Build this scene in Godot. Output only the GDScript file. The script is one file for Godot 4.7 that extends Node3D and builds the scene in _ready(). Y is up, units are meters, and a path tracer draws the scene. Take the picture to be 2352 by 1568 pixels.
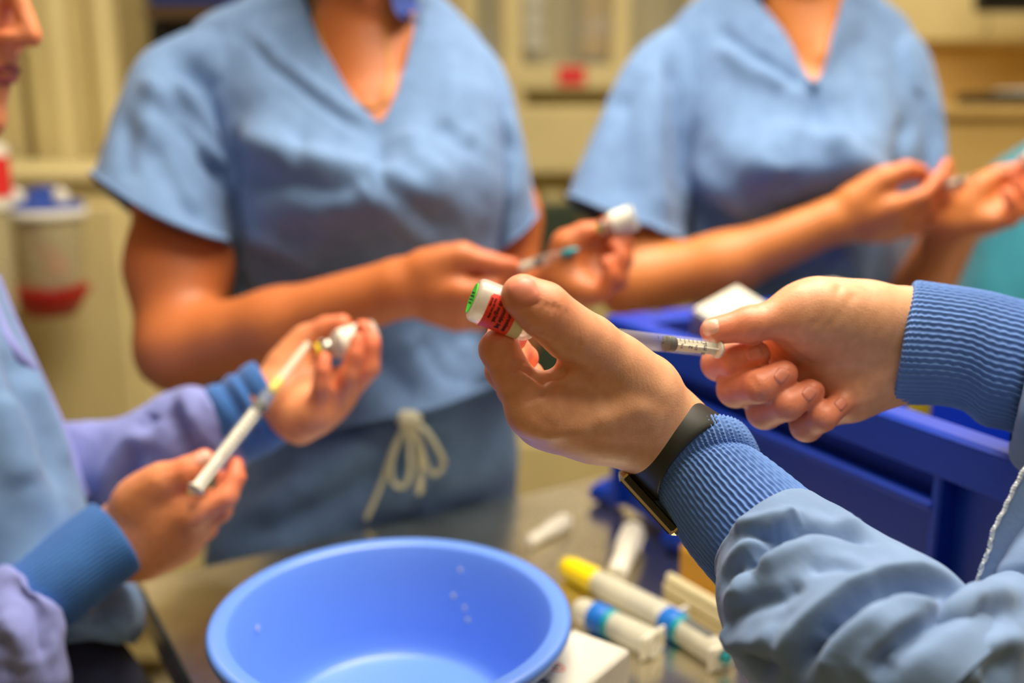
extends Node3D
# An operating-room prep table: four people in scrubs and gowns draw up drugs from vials.
# Metres, y up. The camera stands at the origin of x/z at chest height and looks along -z.

const LENS := 2286.667                      # a 35 mm lens, in pixels of the 2352 x 1568 frame
const EYE := Vector3(0.0, 1.28, 0.0)
var tilt := Basis(Vector3.RIGHT, deg_to_rad(-13.0))
var M := {}                                 # materials
var used := {}                              # names already taken
const GROUPS := {"person": "people around the steel table", "drug_vial": "vials held in hands", "syringe": "syringes held in hands", "sharps_bin": "sharps bins at the left"}


# ---------------------------------------------------------------- measuring
func at(x: float, y: float, d: float) -> Vector3:
	return EYE + tilt * Vector3((x - 1176.0) / LENS * d, -(y - 784.0) / LENS * d, -d)


func seen(p: Vector3) -> Vector2:
	var q := tilt.inverse() * (p - EYE)
	return Vector2(1176.0 + LENS * q.x / -q.z, 784.0 - LENS * q.y / -q.z)


func on_plane(x: float, y: float, h: float) -> Vector3:
	var r := at(x, y, 1.0) - EYE
	return EYE + r * ((h - EYE.y) / r.y)


# ---------------------------------------------------------------- naming
func numbered(called: String) -> String:
	var n: int = used.get(called, 0)
	used[called] = n + 1
	return called if n == 0 else "%s_%03d" % [called, n]


func tag(o: Node, label: String, category := "", group := "", kind := "") -> Node:
	if label:
		o.set_meta("label", label)
	if category:
		o.set_meta("category", category)
	if group:
		o.set_meta("group", group)
	if kind:
		o.set_meta("kind", kind)
	return o


func thing(called: String, label: String, category: String, where := Vector3.ZERO, turn := Basis(), group := "") -> Node3D:
	var o := Node3D.new()
	o.name = numbered(called)
	o.transform = Transform3D(turn, where)
	add_child(o)
	tag(o, label, category, group if group else str(GROUPS.get(called, "")))
	return o


# One named mesh. In a top-level thing the mesh is given in world space when world is true.
func obj(called: String, mesh: Mesh, m: Material, parent: Node3D = null, world := false, label := "") -> MeshInstance3D:
	var o := MeshInstance3D.new()
	o.mesh = mesh
	o.material_override = m
	if parent == null:
		o.name = numbered(called)
		add_child(o)
	else:
		o.name = called
		if world:
			var t := Transform3D()
			var n: Node = parent
			while n is Node3D and n != self:
				t = (n as Node3D).transform * t
				n = n.get_parent()
			o.transform = t.affine_inverse()
		parent.add_child(o, true)
	if label:
		o.set_meta("label", label)
	return o


func struct(called: String, mesh: Mesh, m: Material, parent: Node3D = null) -> MeshInstance3D:
	var o := obj(called, mesh, m, parent)
	if parent == null:
		o.set_meta("kind", "structure")
	return o


# ---------------------------------------------------------------- plain solids
func array_mesh(v: PackedVector3Array, n: PackedVector3Array, idx: PackedInt32Array, col := PackedColorArray(), uv := PackedVector2Array()) -> ArrayMesh:
	var a := []
	a.resize(Mesh.ARRAY_MAX)
	a[Mesh.ARRAY_VERTEX] = v
	a[Mesh.ARRAY_NORMAL] = n
	a[Mesh.ARRAY_INDEX] = idx
	if col.size():
		a[Mesh.ARRAY_COLOR] = col
	if uv.size():
		a[Mesh.ARRAY_TEX_UV] = uv
	var m := ArrayMesh.new()
	m.add_surface_from_arrays(Mesh.PRIMITIVE_TRIANGLES, a)
	return m


func new_st() -> SurfaceTool:
	var st := SurfaceTool.new()
	st.begin(Mesh.PRIMITIVE_TRIANGLES)
	return st


func quad(st: SurfaceTool, a: Vector3, b: Vector3, c: Vector3, d: Vector3) -> void:
	# a b c d run clockwise as seen from the front
	for p: Vector3 in [a, b, c, a, c, d]:
		st.add_vertex(p)


# A box with chamfered edges, centred on t.
func add_box(st: SurfaceTool, size: Vector3, t := Transform3D(), r := 0.002) -> void:
	var h := size * 0.5
	r = minf(r, minf(h.x, minf(h.y, h.z)) * 0.9)
	var faces := []
	for ax in 3:
		for s: float in [-1.0, 1.0]:
			faces.append([ax, s])
	st.set_smooth_group(-1)
	var corner := func(sx: float, sy: float, sz: float, ax: int) -> Vector3:
		var p := Vector3(sx * (h.x - r), sy * (h.y - r), sz * (h.z - r))
		p[ax] += r * (sx if ax == 0 else sy if ax == 1 else sz)
		return p
	var tri := func(list: Array, out: Vector3) -> void:
		var nn: Vector3 = (list[1] - list[0]).cross(list[2] - list[0])
		if nn.dot(out) > 0.0:
			list.reverse()
		for i in range(1, list.size() - 1):
			st.add_vertex(t * list[0])
			st.add_vertex(t * list[i])
			st.add_vertex(t * list[i + 1])
	for f: Array in faces:
		var ax: int = f[0]
		var s: float = f[1]
		var list := []
		for c: Array in [[-1.0, -1.0], [1.0, -1.0], [1.0, 1.0], [-1.0, 1.0]]:
			var q := [0.0, 0.0, 0.0]
			q[ax] = s
			q[(ax + 1) % 3] = c[0]
			q[(ax + 2) % 3] = c[1]
			list.append(corner.call(q[0], q[1], q[2], ax))
		var out := Vector3.ZERO
		out[ax] = s
		tri.call(list, out)
	for ax in 3:
		var b := (ax + 1) % 3
		var c := (ax + 2) % 3
		for s1: float in [-1.0, 1.0]:
			for s2: float in [-1.0, 1.0]:
				var q := [0.0, 0.0, 0.0]
				q[b] = s1
				q[c] = s2
				var list := []
				for e: Array in [[-1.0, b], [1.0, b], [1.0, c], [-1.0, c]]:
					q[ax] = e[0]
					list.append(corner.call(q[0], q[1], q[2], e[1]))
				var out := Vector3.ZERO
				out[b] = s1
				out[c] = s2
				tri.call(list, out)
	for sx: float in [-1.0, 1.0]:
		for sy: float in [-1.0, 1.0]:
			for sz: float in [-1.0, 1.0]:
				tri.call([corner.call(sx, sy, sz, 0), corner.call(sx, sy, sz, 1), corner.call(sx, sy, sz, 2)], Vector3(sx, sy, sz))


func done(st: SurfaceTool) -> ArrayMesh:
	st.generate_normals()
	return st.commit()


func box(size: Vector3, t := Transform3D(), r := 0.002) -> ArrayMesh:
	var st := new_st()
	add_box(st, size, t, r)
	return done(st)


# A surface of revolution round local y; profile points are (radius, height).
func lathe(profile: PackedVector2Array, seg := 48, round := true) -> ArrayMesh:
	var rings := []
	for q in profile:
		var ring := PackedVector3Array()
		for i in seg:
			var a := TAU * i / seg
			ring.append(Vector3(cos(a) * q.x, q.y, sin(a) * q.x))
		rings.append(ring)
	if round:
		return sheet_mesh(Sheet.new(rings))
	var st := new_st()
	st.set_smooth_group(-1)
	for j in profile.size() - 1:
		for i in seg:
			var k := (i + 1) % seg
			quad(st, rings[j][i], rings[j][k], rings[j + 1][k], rings[j + 1][i])
	return done(st)


# A round tube along a polyline, with round ends; radius may vary along it.
func tube(path: Array, r0: float, r1 := -1.0, seg := 10, flat := 1.0) -> ArrayMesh:
	if r1 < 0.0:
		r1 = r0
	var pts := PackedVector3Array(path)
	var rings := []
	var up := Vector3.UP
	var n := pts.size()
	var last_side := Vector3.ZERO
	for j in n:
		var dir := (pts[mini(j + 1, n - 1)] - pts[maxi(j - 1, 0)]).normalized()
		var side := dir.cross(up)
		if side.length() < 0.1:
			side = dir.cross(Vector3.RIGHT)
		side = side.normalized()
		if last_side != Vector3.ZERO and side.dot(last_side) < 0.0:
			side = -side
		last_side = side
		var top := side.cross(dir).normalized()
		var r := lerpf(r0, r1, float(j) / maxf(1.0, n - 1))
		var steps := [1.0]
		if j == 0:
			steps = [0.02, 0.7, 1.0]
		elif j == n - 1:
			steps = [1.0, 0.7, 0.02]
		for k in steps.size():
			var s: float = steps[k]
			var back := dir * r * 0.8 * (1.0 - s) * (-1.0 if j == 0 else 1.0)
			var ring := PackedVector3Array()
			for i in seg:
				var a := TAU * i / seg
				ring.append(pts[j] + back + (side * cos(a) + top * sin(a) * flat) * r * s)
			rings.append(ring)
	return sheet_mesh(Sheet.new(rings))


func smooth_path(pts: Array, per := 6) -> Array:
	var out := []
	var n := pts.size()
	for i in n - 1:
		for k in per:
			var f := float(k) / per
			out.append((pts[i] as Vector3).cubic_interpolate(pts[i + 1], pts[maxi(i - 1, 0)], pts[mini(i + 2, n - 1)], f))
	out.append(pts[n - 1])
	return out


# ---------------------------------------------------------------- cloth and other lofted sheets
class Sheet:
	var p := PackedVector3Array()           # nv rows of nu points
	var n := PackedVector3Array()
	var nu := 0
	var nv := 0
	var closed := true

	func _init(rings: Array, is_closed := true) -> void:
		closed = is_closed
		nu = rings[0].size()
		nv = rings.size()
		for r: PackedVector3Array in rings:
			p.append_array(r)
		normals()
		var mid := Vector3.ZERO
		for q in p:
			mid += q / p.size()
		var full := 0.0
		for j in nv - 1:
			for i in nu if closed else nu - 1:
				var k := (i + 1) % nu
				var e := p[j * nu + i]
				var area := (p[(j + 1) * nu + k] - e).cross(p[j * nu + k] - p[(j + 1) * nu + i])
				full += area.dot((e - mid) if closed else (Vector3(0.0, 1.28, 0.0) - e))
		if full < 0.0:                          # turn the sheet so that its normals look outwards
			var turned := PackedVector3Array()
			for j in nv:
				for i in nu:
					turned.append(p[j * nu + (nu - i) % nu] if closed else p[j * nu + nu - 1 - i])
			p = turned
			normals()

	func normals() -> void:
		n.resize(p.size())
		for j in nv:
			var lo := maxi(j - 1, 0) * nu
			var hi := mini(j + 1, nv - 1) * nu
			for i in nu:
				var a := (i + nu - 1) % nu if closed else maxi(i - 1, 0)
				var b := (i + 1) % nu if closed else mini(i + 1, nu - 1)
				var c := (p[j * nu + b] - p[j * nu + a]).cross(p[hi + i] - p[lo + i])
				n[j * nu + i] = -c.normalized() if c.length_squared() > 1e-20 else Vector3.UP


func sheet_mesh(s: Sheet, colors := PackedColorArray()) -> ArrayMesh:
	s.normals()
	var idx := PackedInt32Array()
	var wide := s.nu if s.closed else s.nu - 1
	for j in s.nv - 1:
		for i in wide:
			var k := (i + 1) % s.nu
			var a := j * s.nu + i
			var b := j * s.nu + k
			var c := (j + 1) * s.nu + k
			var d := (j + 1) * s.nu + i
			idx.append_array([a, b, c, a, c, d])
	return array_mesh(s.p, s.n, idx, colors)


# Rings through control rings: Catmull-Rom along the length.
func loft(rings: Array, per := 8, is_closed := true) -> Sheet:
	var out := []
	var n := rings.size()
	for j in n - 1:
		var r0: PackedVector3Array = rings[maxi(j - 1, 0)]
		var r1: PackedVector3Array = rings[j]
		var r2: PackedVector3Array = rings[j + 1]
		var r3: PackedVector3Array = rings[mini(j + 2, n - 1)]
		for k in per:
			var f := float(k) / per
			var ring := PackedVector3Array()
			ring.resize(r1.size())
			for i in r1.size():
				ring[i] = r1[i].cubic_interpolate(r2[i], r0[i], r3[i], f)
			out.append(ring)
	out.append(rings[n - 1])
	return Sheet.new(out, is_closed)


# A closed ring round a limb: its left and right outline, its depth, its reach towards the viewer, and where its near point lies.
func ring(lx: float, ly: float, rx: float, ry: float, d: float, reach: float, sx := 0.0, sy := 0.0, nu := 64, d2 := 0.0) -> PackedVector3Array:
	var a := at(lx, ly, d)
	var b := at(rx, ry, d2 if d2 > 0.0 else d)
	var c := (a + b) * 0.5
	var ax := (b - a) * 0.5
	var m := seen(c)
	var dd := (d + d2) * 0.5 if d2 > 0.0 else d
	var ay := at(m.x + sx, m.y + sy, dd - reach) - c
	if sx == 0.0 and sy == 0.0:
		ay = (EYE - c).normalized() * reach
	var out := PackedVector3Array()
	for i in nu:
		var t := TAU * i / nu
		out.append(c + ax * cos(t) + ay * sin(t))
	return out


# Lets a ring hang: its near and far points drop by px pixels' worth, its left and right ends stay.
func sag(r: PackedVector3Array, px: float) -> PackedVector3Array:
	var d := r[0].distance_to(EYE)
	for i in r.size():
		var t := TAU * i / r.size()
		r[i] += Vector3.DOWN * px / LENS * d * sin(t) * sin(t)
	return r


# A closed ring round a trunk: points along the front from left to right, the back mirrored to a given thickness.
func trunk_ring(front: Array, thick: float, back_up := 0.0, nu := 96) -> PackedVector3Array:
	var ctl := PackedVector3Array()
	var n := front.size()
	var away := -tilt.z
	away.y = 0.0
	away = away.normalized()
	for q: Array in front:
		ctl.append(at(q[0], q[1], q[2]))
	var base := (ctl[0] + ctl[n - 1]) * 0.5
	for k in range(n - 2, 0, -1):
		var f := float(k) / (n - 1)
		var mid := ctl[0].lerp(ctl[n - 1], f)
		ctl.append(mid + away * thick * sqrt(sin(PI * f)) + Vector3.UP * back_up * sin(PI * f))
	var out := PackedVector3Array()
	var m := ctl.size()
	for i in nu:
		var x := float(i) / nu * m
		var k := int(x)
		out.append(ctl[k].cubic_interpolate(ctl[(k + 1) % m], ctl[(k + m - 1) % m], ctl[(k + 2) % m], x - k))
	return out


# A fold: a line traced over the sheet's near side, raised (or sunk) by amp with half-width w.
func fold(s: Sheet, line: Array, w: float, amp: float) -> void:
	var path: Array = []
	var px := []
	for i in line.size() - 1:
		var a := Vector2(line[i][0], line[i][1])
		var b := Vector2(line[i + 1][0], line[i + 1][1])
		var n := maxi(1, int(a.distance_to(b) / 45.0))
		for k in n:
			px.append(a.lerp(b, float(k) / n))
	px.append(Vector2(line[-1][0], line[-1][1]))
	var best := []
	var who := []
	for q in px:
		best.append(1e9)
		who.append(-1)
	for i in s.p.size():
		if s.n[i].dot(EYE - s.p[i]) < 0.0:
			continue
		var z := seen(s.p[i])
		for k in px.size():
			var e: float = z.distance_squared_to(px[k])
			if e < best[k]:
				best[k] = e
				who[k] = i
	for k in px.size():
		if who[k] >= 0:
			path.append(s.p[who[k]])
	if path.size() < 2:
		return
	var lo: Vector3 = path[0]
	var hi: Vector3 = path[0]
	for q: Vector3 in path:
		lo = lo.min(q)
		hi = hi.max(q)
	var reach := w * 2.6
	var around := AABB(lo, hi - lo).grow(reach)
	var m := path.size()
	for i in s.p.size():
		var v := s.p[i]
		if not around.has_point(v):
			continue
		var e := 1e9
		var along := 0.0
		for k in m - 1:
			var a: Vector3 = path[k]
			var ab: Vector3 = path[k + 1] - a
			var l2 := ab.length_squared()
			var t := clampf((v - a).dot(ab) / l2, 0.0, 1.0) if l2 > 1e-12 else 0.0
			var g := (v - a - ab * t).length_squared()
			if g < e:
				e = g
				along = (k + t) / (m - 1)
		if e < reach * reach:
			var ends := clampf(minf(along, 1.0 - along) * 5.0 + 0.25, 0.0, 1.0)
			s.p[i] = v + s.n[i] * amp * exp(-e / (w * w)) * ends


func folds(s: Sheet, list: Array, gain := 1.0) -> void:
	for f: Array in list:
		fold(s, f[0], f[1], f[2] * gain)
	s.normals()


# Soft unevenness all over a sheet.
func crumple(s: Sheet, seed_: int, size: float, amp: float, stretch := Vector3.ONE) -> void:
	var noise := FastNoiseLite.new()
	noise.seed = seed_
	noise.noise_type = FastNoiseLite.TYPE_SIMPLEX_SMOOTH
	noise.frequency = 1.0 / size
	noise.fractal_octaves = 3
	for i in s.p.size():
		s.p[i] += s.n[i] * amp * noise.get_noise_3dv(s.p[i] * stretch)
	s.normals()


# A hem: the sheet's edge row turned into a thin roll.
func hem(s: Sheet, row: int, r: float) -> ArrayMesh:
	var path := []
	for i in s.nu:
		path.append(s.p[row * s.nu + i])
	path.append(s.p[row * s.nu])
	return tube(path, r, r, 6)


# ---------------------------------------------------------------- bodies: tapered bones joined smoothly and meshed as surface nets
class Field:
	var a := PackedVector3Array()
	var ab := PackedVector3Array()
	var inv := PackedFloat32Array()
	var ra := PackedFloat32Array()
	var dr := PackedFloat32Array()
	var k := PackedFloat32Array()
	var fn := PackedVector3Array()
	var fs := PackedFloat32Array()
	var tint := PackedFloat32Array()
	var grooves := []                       # [a, b, depth, width]

	func bone(p: Vector3, q: Vector3, rp: float, rq: float, blend := 0.006, red := 0.0, flat_dir := Vector3.ZERO, flat := 1.0) -> void:
		a.append(p)
		ab.append(q - p)
		var l := (q - p).length_squared()
		inv.append(1.0 / l if l > 1e-12 else 0.0)
		ra.append(rp)
		dr.append(rq - rp)
		k.append(blend)
		fn.append(flat_dir.normalized() if flat_dir != Vector3.ZERO else Vector3.ZERO)
		fs.append(flat - 1.0)
		tint.append(red)

	func one(i: int, p: Vector3) -> float:
		var v := p - a[i]
		if fs[i] != 0.0:
			v += fn[i] * (fn[i].dot(v) * fs[i])
		var t := clampf(v.dot(ab[i]) * inv[i], 0.0, 1.0)
		return (v - ab[i] * t).length() - ra[i] - dr[i] * t

	func value(p: Vector3, list: PackedInt32Array) -> float:
		var d := 1.0
		for i in list:
			var v := p - a[i]
			if fs[i] != 0.0:
				v += fn[i] * (fn[i].dot(v) * fs[i])
			var t := clampf(v.dot(ab[i]) * inv[i], 0.0, 1.0)
			var e := (v - ab[i] * t).length() - ra[i] - dr[i] * t
			var kk := k[i]
			var h := kk - absf(d - e)
			d = minf(d, e)
			if h > 0.0:
				d -= h * h / (4.0 * kk)
		return d

	func all() -> PackedInt32Array:
		return PackedInt32Array(range(a.size()))

	# Where a line of sight from eye along dir first meets the body.
	func hit(eye: Vector3, dir: Vector3, from := 0.3, far := 2.0) -> Vector3:
		var every := all()
		var u := dir.normalized()
		var s := from
		for i in 160:
			var e := value(eye + u * s, every)
			if e < 0.0002:
				break
			s += maxf(e * 0.8, 0.0003)
			if s > far:
				return eye + u * far
		return eye + u * s

	func normal(p: Vector3) -> Vector3:
		var every := all()
		var e := 0.0008
		return Vector3(value(p + Vector3(e, 0, 0), every) - value(p - Vector3(e, 0, 0), every), value(p + Vector3(0, e, 0), every) - value(p - Vector3(0, e, 0), every), value(p + Vector3(0, 0, e), every) - value(p - Vector3(0, 0, e), every)).normalized()

	func net(lo: Vector3, hi: Vector3, h: float, out: Dictionary) -> void:
		const B := 6
		var bx := int(ceil((hi.x - lo.x) / h / B))
		var by := int(ceil((hi.y - lo.y) / h / B))
		var bz := int(ceil((hi.z - lo.z) / h / B))
		var nx := bx * B + 1
		var ny := by * B + 1
		var nz := bz * B + 1
		var sy := nx
		var sz := nx * ny
		var grid := PackedFloat32Array()
		grid.resize(nx * ny * nz)
		grid.fill(9.0)
		var cell := PackedInt32Array()
		cell.resize(nx * ny * nz)
		cell.fill(-1)
		var active := PackedInt32Array()
		var lists := []
		var count := a.size()
		var half := B * h * 0.5 * 1.7321
		var ds := PackedFloat32Array()
		ds.resize(count)
		var kmax := 0.0
		for i in count:
			kmax = maxf(kmax, k[i])
		for z in bz:
			for y in by:
				for x in bx:
					var c := lo + Vector3((x + 0.5) * B, (y + 0.5) * B, (z + 0.5) * B) * h
					var dmin := 9.0
					for i in count:
						var e := one(i, c)
						ds[i] = e
						dmin = minf(dmin, e)
					if dmin > half * 1.5 + kmax * 0.5 or dmin < -half * 1.5:
						continue
					var list := PackedInt32Array()
					for i in count:
						if ds[i] < dmin + half * 2.4 + k[i]:
							list.append(i)
					active.append_array([x, y, z])
					lists.append(list)
					for kz in range(z * B, z * B + B + 1):
						for ky in range(y * B, y * B + B + 1):
							var at0 := kz * sz + ky * sy
							for kx in range(x * B, x * B + B + 1):
								if grid[at0 + kx] == 9.0:
									grid[at0 + kx] = value(lo + Vector3(kx, ky, kz) * h, list)
		var verts: PackedVector3Array = out.v
		var reds: PackedFloat32Array = out.red
		var first := verts.size()
		var off := PackedInt32Array([0, 1, sy, sy + 1, sz, sz + 1, sz + sy, sz + sy + 1])
		var ea := PackedInt32Array([0, 2, 4, 6, 0, 1, 4, 5, 0, 1, 2, 3])
		var eb := PackedInt32Array([1, 3, 5, 7, 2, 3, 6, 7, 4, 5, 6, 7])
		var vs := PackedFloat32Array()
		vs.resize(8)
		var crossing := PackedInt32Array()
		for n in lists.size():
			var x0 := active[n * 3] * B
			var y0 := active[n * 3 + 1] * B
			var z0 := active[n * 3 + 2] * B
			var list: PackedInt32Array = lists[n]
			for kz in range(z0, z0 + B):
				for ky in range(y0, y0 + B):
					for kx in range(x0, x0 + B):
						var o := kz * sz + ky * sy + kx
						var inside := 0
						for q in 8:
							vs[q] = grid[o + off[q]]
							if vs[q] < 0.0:
								inside += 1
						if inside == 0 or inside == 8:
							continue
						var sum := Vector3.ZERO
						var m := 0
						for q in 12:
							var va := vs[ea[q]]
							var vb := vs[eb[q]]
							if (va < 0.0) != (vb < 0.0):
								var f := va / (va - vb)
								var i0 := ea[q]
								var i1 := eb[q]
								var c0 := Vector3(i0 & 1, (i0 >> 1) & 1, i0 >> 2)
								sum += c0 + (Vector3(i1 & 1, (i1 >> 1) & 1, i1 >> 2) - c0) * f
								m += 1
						cell[o] = verts.size()
						var p := lo + (Vector3(kx, ky, kz) + sum / m) * h
						verts.append(p)
						var w := 0.0
						var r := 0.0
						for i in list:
							var e := exp(-maxf(one(i, p), 0.0) / 0.004)
							w += e
							r += e * tint[i]
						reds.append(r / maxf(w, 1e-6))
						crossing.append_array([kx, ky, kz, o])
		var idx: PackedInt32Array = out.i
		for n in crossing.size() / 4:
			var kx := crossing[n * 4]
			var ky := crossing[n * 4 + 1]
			var kz := crossing[n * 4 + 2]
			var o := crossing[n * 4 + 3]
			var s0 := grid[o] < 0.0
			for ax in 3:
				var step: int = [1, sy, sz][ax]
				if s0 == (grid[o + step] < 0.0):
					continue
				if (ax != 0 and kx == 0) or (ax != 1 and ky == 0) or (ax != 2 and kz == 0):
					continue
				var u: int = [sy, sz, 1][ax]
				var w: int = [sz, 1, sy][ax]
				var c0 := cell[o]
				var c1 := cell[o - u]
				var c2 := cell[o - u - w]
				var c3 := cell[o - w]
				if c0 < 0 or c1 < 0 or c2 < 0 or c3 < 0:
					continue
				if s0:
					idx.append_array([c0, c3, c2, c0, c2, c1])
				else:
					idx.append_array([c0, c1, c2, c0, c2, c3])
		out.v = verts
		out.red = reds
		out.i = idx
		out.first = first

	func mesh(boxes: Array, pale: Color, red: Color) -> Array:
		var out := {"v": PackedVector3Array(), "i": PackedInt32Array(), "red": PackedFloat32Array(), "first": 0}
		for b: Array in boxes:
			net(b[0], b[1], b[2], out)
		var v: PackedVector3Array = out.v
		var idx: PackedInt32Array = out.i
		var nn := PackedVector3Array()
		var relief := grooves.size() > 0
		for turn in 2 if relief else 1:
			nn = PackedVector3Array()
			nn.resize(v.size())
			for t in range(0, idx.size(), 3):
				var c := (v[idx[t + 2]] - v[idx[t]]).cross(v[idx[t + 1]] - v[idx[t]])
				nn[idx[t]] += c
				nn[idx[t + 1]] += c
				nn[idx[t + 2]] += c
			for i in v.size():
				nn[i] = nn[i].normalized()
			if relief and turn == 0:
				for g: Array in grooves:
					var ga: Vector3 = g[0]
					var gb: Vector3 = g[1] - g[0]
					var l2 := gb.length_squared()
					var amp: float = g[2]
					var w: float = g[3]
					var near := AABB(ga, Vector3.ZERO).expand(g[1]).grow(w * 2.5)
					for i in v.size():
						if near.has_point(v[i]):
							var q := v[i] - ga
							var t := clampf(q.dot(gb) / l2, 0.0, 1.0)
							var e := (q - gb * t).length_squared()
							v[i] -= nn[i] * amp * exp(-e / (w * w))
		var colors := PackedColorArray()
		colors.resize(v.size())
		var reds: PackedFloat32Array = out.red
		for i in v.size():
			colors[i] = pale.lerp(red, reds[i])
		return [v, nn, idx, colors]


# A hand: wrist, thumb [cmc, mcp, ip, tip] and four fingers [mcp, pip, dip, tip].
func hand(f: Field, wrist: Vector3, thumb: Array, fingers: Array, s := 1.0, wrist_r := 0.026, ts := 1.0, fs := 1.0) -> void:
	var widths := [1.0, 1.03, 0.97, 0.86]
	for i in 4:
		var mcp: Vector3 = fingers[i][0]
		var base := wrist.lerp(mcp, 0.22)
		f.bone(base, mcp, 0.0165 * s, 0.0138 * s * widths[i], 0.014 * s, 0.05)
		if i > 0:
			f.bone(wrist.lerp(fingers[i - 1][0], 0.6), wrist.lerp(mcp, 0.6), 0.0145 * s, 0.0145 * s, 0.012 * s, 0.05)
			f.bone((fingers[i - 1][0] as Vector3).lerp(wrist, 0.1), mcp.lerp(wrist, 0.1), 0.0118 * s, 0.0118 * s, 0.008 * s, 0.1)
	f.bone(wrist, wrist.lerp(thumb[0], 0.7), wrist_r * 0.9, 0.019 * s, 0.014 * s)
	f.bone(thumb[0], thumb[1], 0.0185 * s, 0.0155 * s, 0.014 * s, 0.05)
	f.bone(wrist.lerp(fingers[0][0], 0.45), (thumb[0] as Vector3).lerp(thumb[1], 0.45), 0.0135 * s, 0.013 * s, 0.014 * s, 0.05)
	f.bone(thumb[1], thumb[2], 0.0145 * s * lerpf(ts, 1.0, 0.4), 0.0120 * s * ts, 0.007 * s, 0.3)
	f.bone(thumb[2], thumb[3], 0.0120 * s * ts, 0.0098 * s * ts, 0.005 * s, 0.75)
	for i in 4:
		var w: float = widths[i] * s * fs
		var g: Array = fingers[i]
		f.bone(g[0], g[1], 0.0122 * w, 0.0101 * w, 0.0045 * s, 0.35)
		f.bone(g[1], g[2], 0.0101 * w, 0.0088 * w, 0.003 * s, 0.55)
		f.bone(g[2], g[3], 0.0088 * w, 0.0076 * w, 0.003 * s, 0.85)


func joints(list: Array) -> Array:
	var out := []
	for q: Array in list:
		out.append(at(q[0], q[1], q[2]))
	return out


func body_mesh(parts: Array) -> ArrayMesh:
	return array_mesh(parts[0], parts[1], parts[2], parts[3])


# A finger nail: a small curved plate laid on the skin at p, its length along dir.
func nail(f: Field, x: float, y: float, dx: float, dy: float, long: float, wide: float, parent: Node3D, m: Material) -> void:
	var p := f.hit(EYE, at(x, y, 1.0) - EYE)
	var n := f.normal(p)
	var d := p.distance_to(EYE)
	var tip := at(x + dx, y + dy, 1.0) - EYE
	var dir := (EYE + tip.normalized() * d - p)
	dir = (dir - n * dir.dot(n)).normalized()
	var side := dir.cross(n).normalized()
	var every := f.all()
	var rows := []
	for j in 9:
		var v := float(j) / 8.0 - 0.5
		var r := PackedVector3Array()
		for i in 9:
			var u := float(i) / 8.0 - 0.5
			var round_ := sqrt(maxf(0.0, 1.0 - pow(absf(v) * 1.9, 4.0)))
			var q := p + dir * v * long + side * u * wide * round_
			for step in 3:
				q -= n * f.value(q, every)
			r.append(q + n * (0.0007 if absf(u) < 0.45 and absf(v) < 0.45 else -0.0002))
		rows.append(r)
	obj("nail", sheet_mesh(Sheet.new(rows, false)), m, parent, true)


# ---------------------------------------------------------------- materials
func noise_tex(seed_: int, freq: float, colors: Array, size := 256, octaves := 3, type := FastNoiseLite.TYPE_SIMPLEX_SMOOTH) -> NoiseTexture2D:
	var n := FastNoiseLite.new()
	n.seed = seed_
	n.noise_type = type
	n.frequency = freq
	n.fractal_octaves = octaves
	var t := NoiseTexture2D.new()
	t.width = size
	t.height = size
	t.seamless = true
	t.noise = n
	if colors.size():
		var g := Gradient.new()
		g.offsets = PackedFloat32Array([0.25, 0.75])
		g.colors = PackedColorArray(colors)
		t.color_ramp = g
	return t


func mat(c: Color, rough := 0.6, metal := 0.0) -> StandardMaterial3D:
	var m := StandardMaterial3D.new()
	m.albedo_color = c
	m.roughness = rough
	m.metallic = metal
	m.cull_mode = BaseMaterial3D.CULL_DISABLED
	return m


func rgb8(r: float, g: float, b: float, a := 1.0) -> Color:
	return Color(r / 255.0, g / 255.0, b / 255.0, a)


func mottled(c: Color, rough: float, seed_: int, spread: float, scale: float, metal := 0.0) -> StandardMaterial3D:
	var m := mat(Color.WHITE, rough, metal)
	m.albedo_texture = noise_tex(seed_, 0.02, [c.darkened(spread), c.lightened(spread * 0.6)], 256)
	m.uv1_triplanar = true
	m.uv1_scale = Vector3.ONE * scale
	return m


func cloth(c: Color, seed_: int, spread := 0.06) -> StandardMaterial3D:
	var m := mottled(c, 0.88, seed_, spread, 5.0)
	m.heightmap_enabled = true
	m.heightmap_scale = 0.02
	m.heightmap_texture = noise_tex(seed_ + 9, 0.25, [], 256, 2)
	m.rim_enabled = true
	m.rim = 0.25
	m.rim_tint = 0.6
	return m


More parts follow.
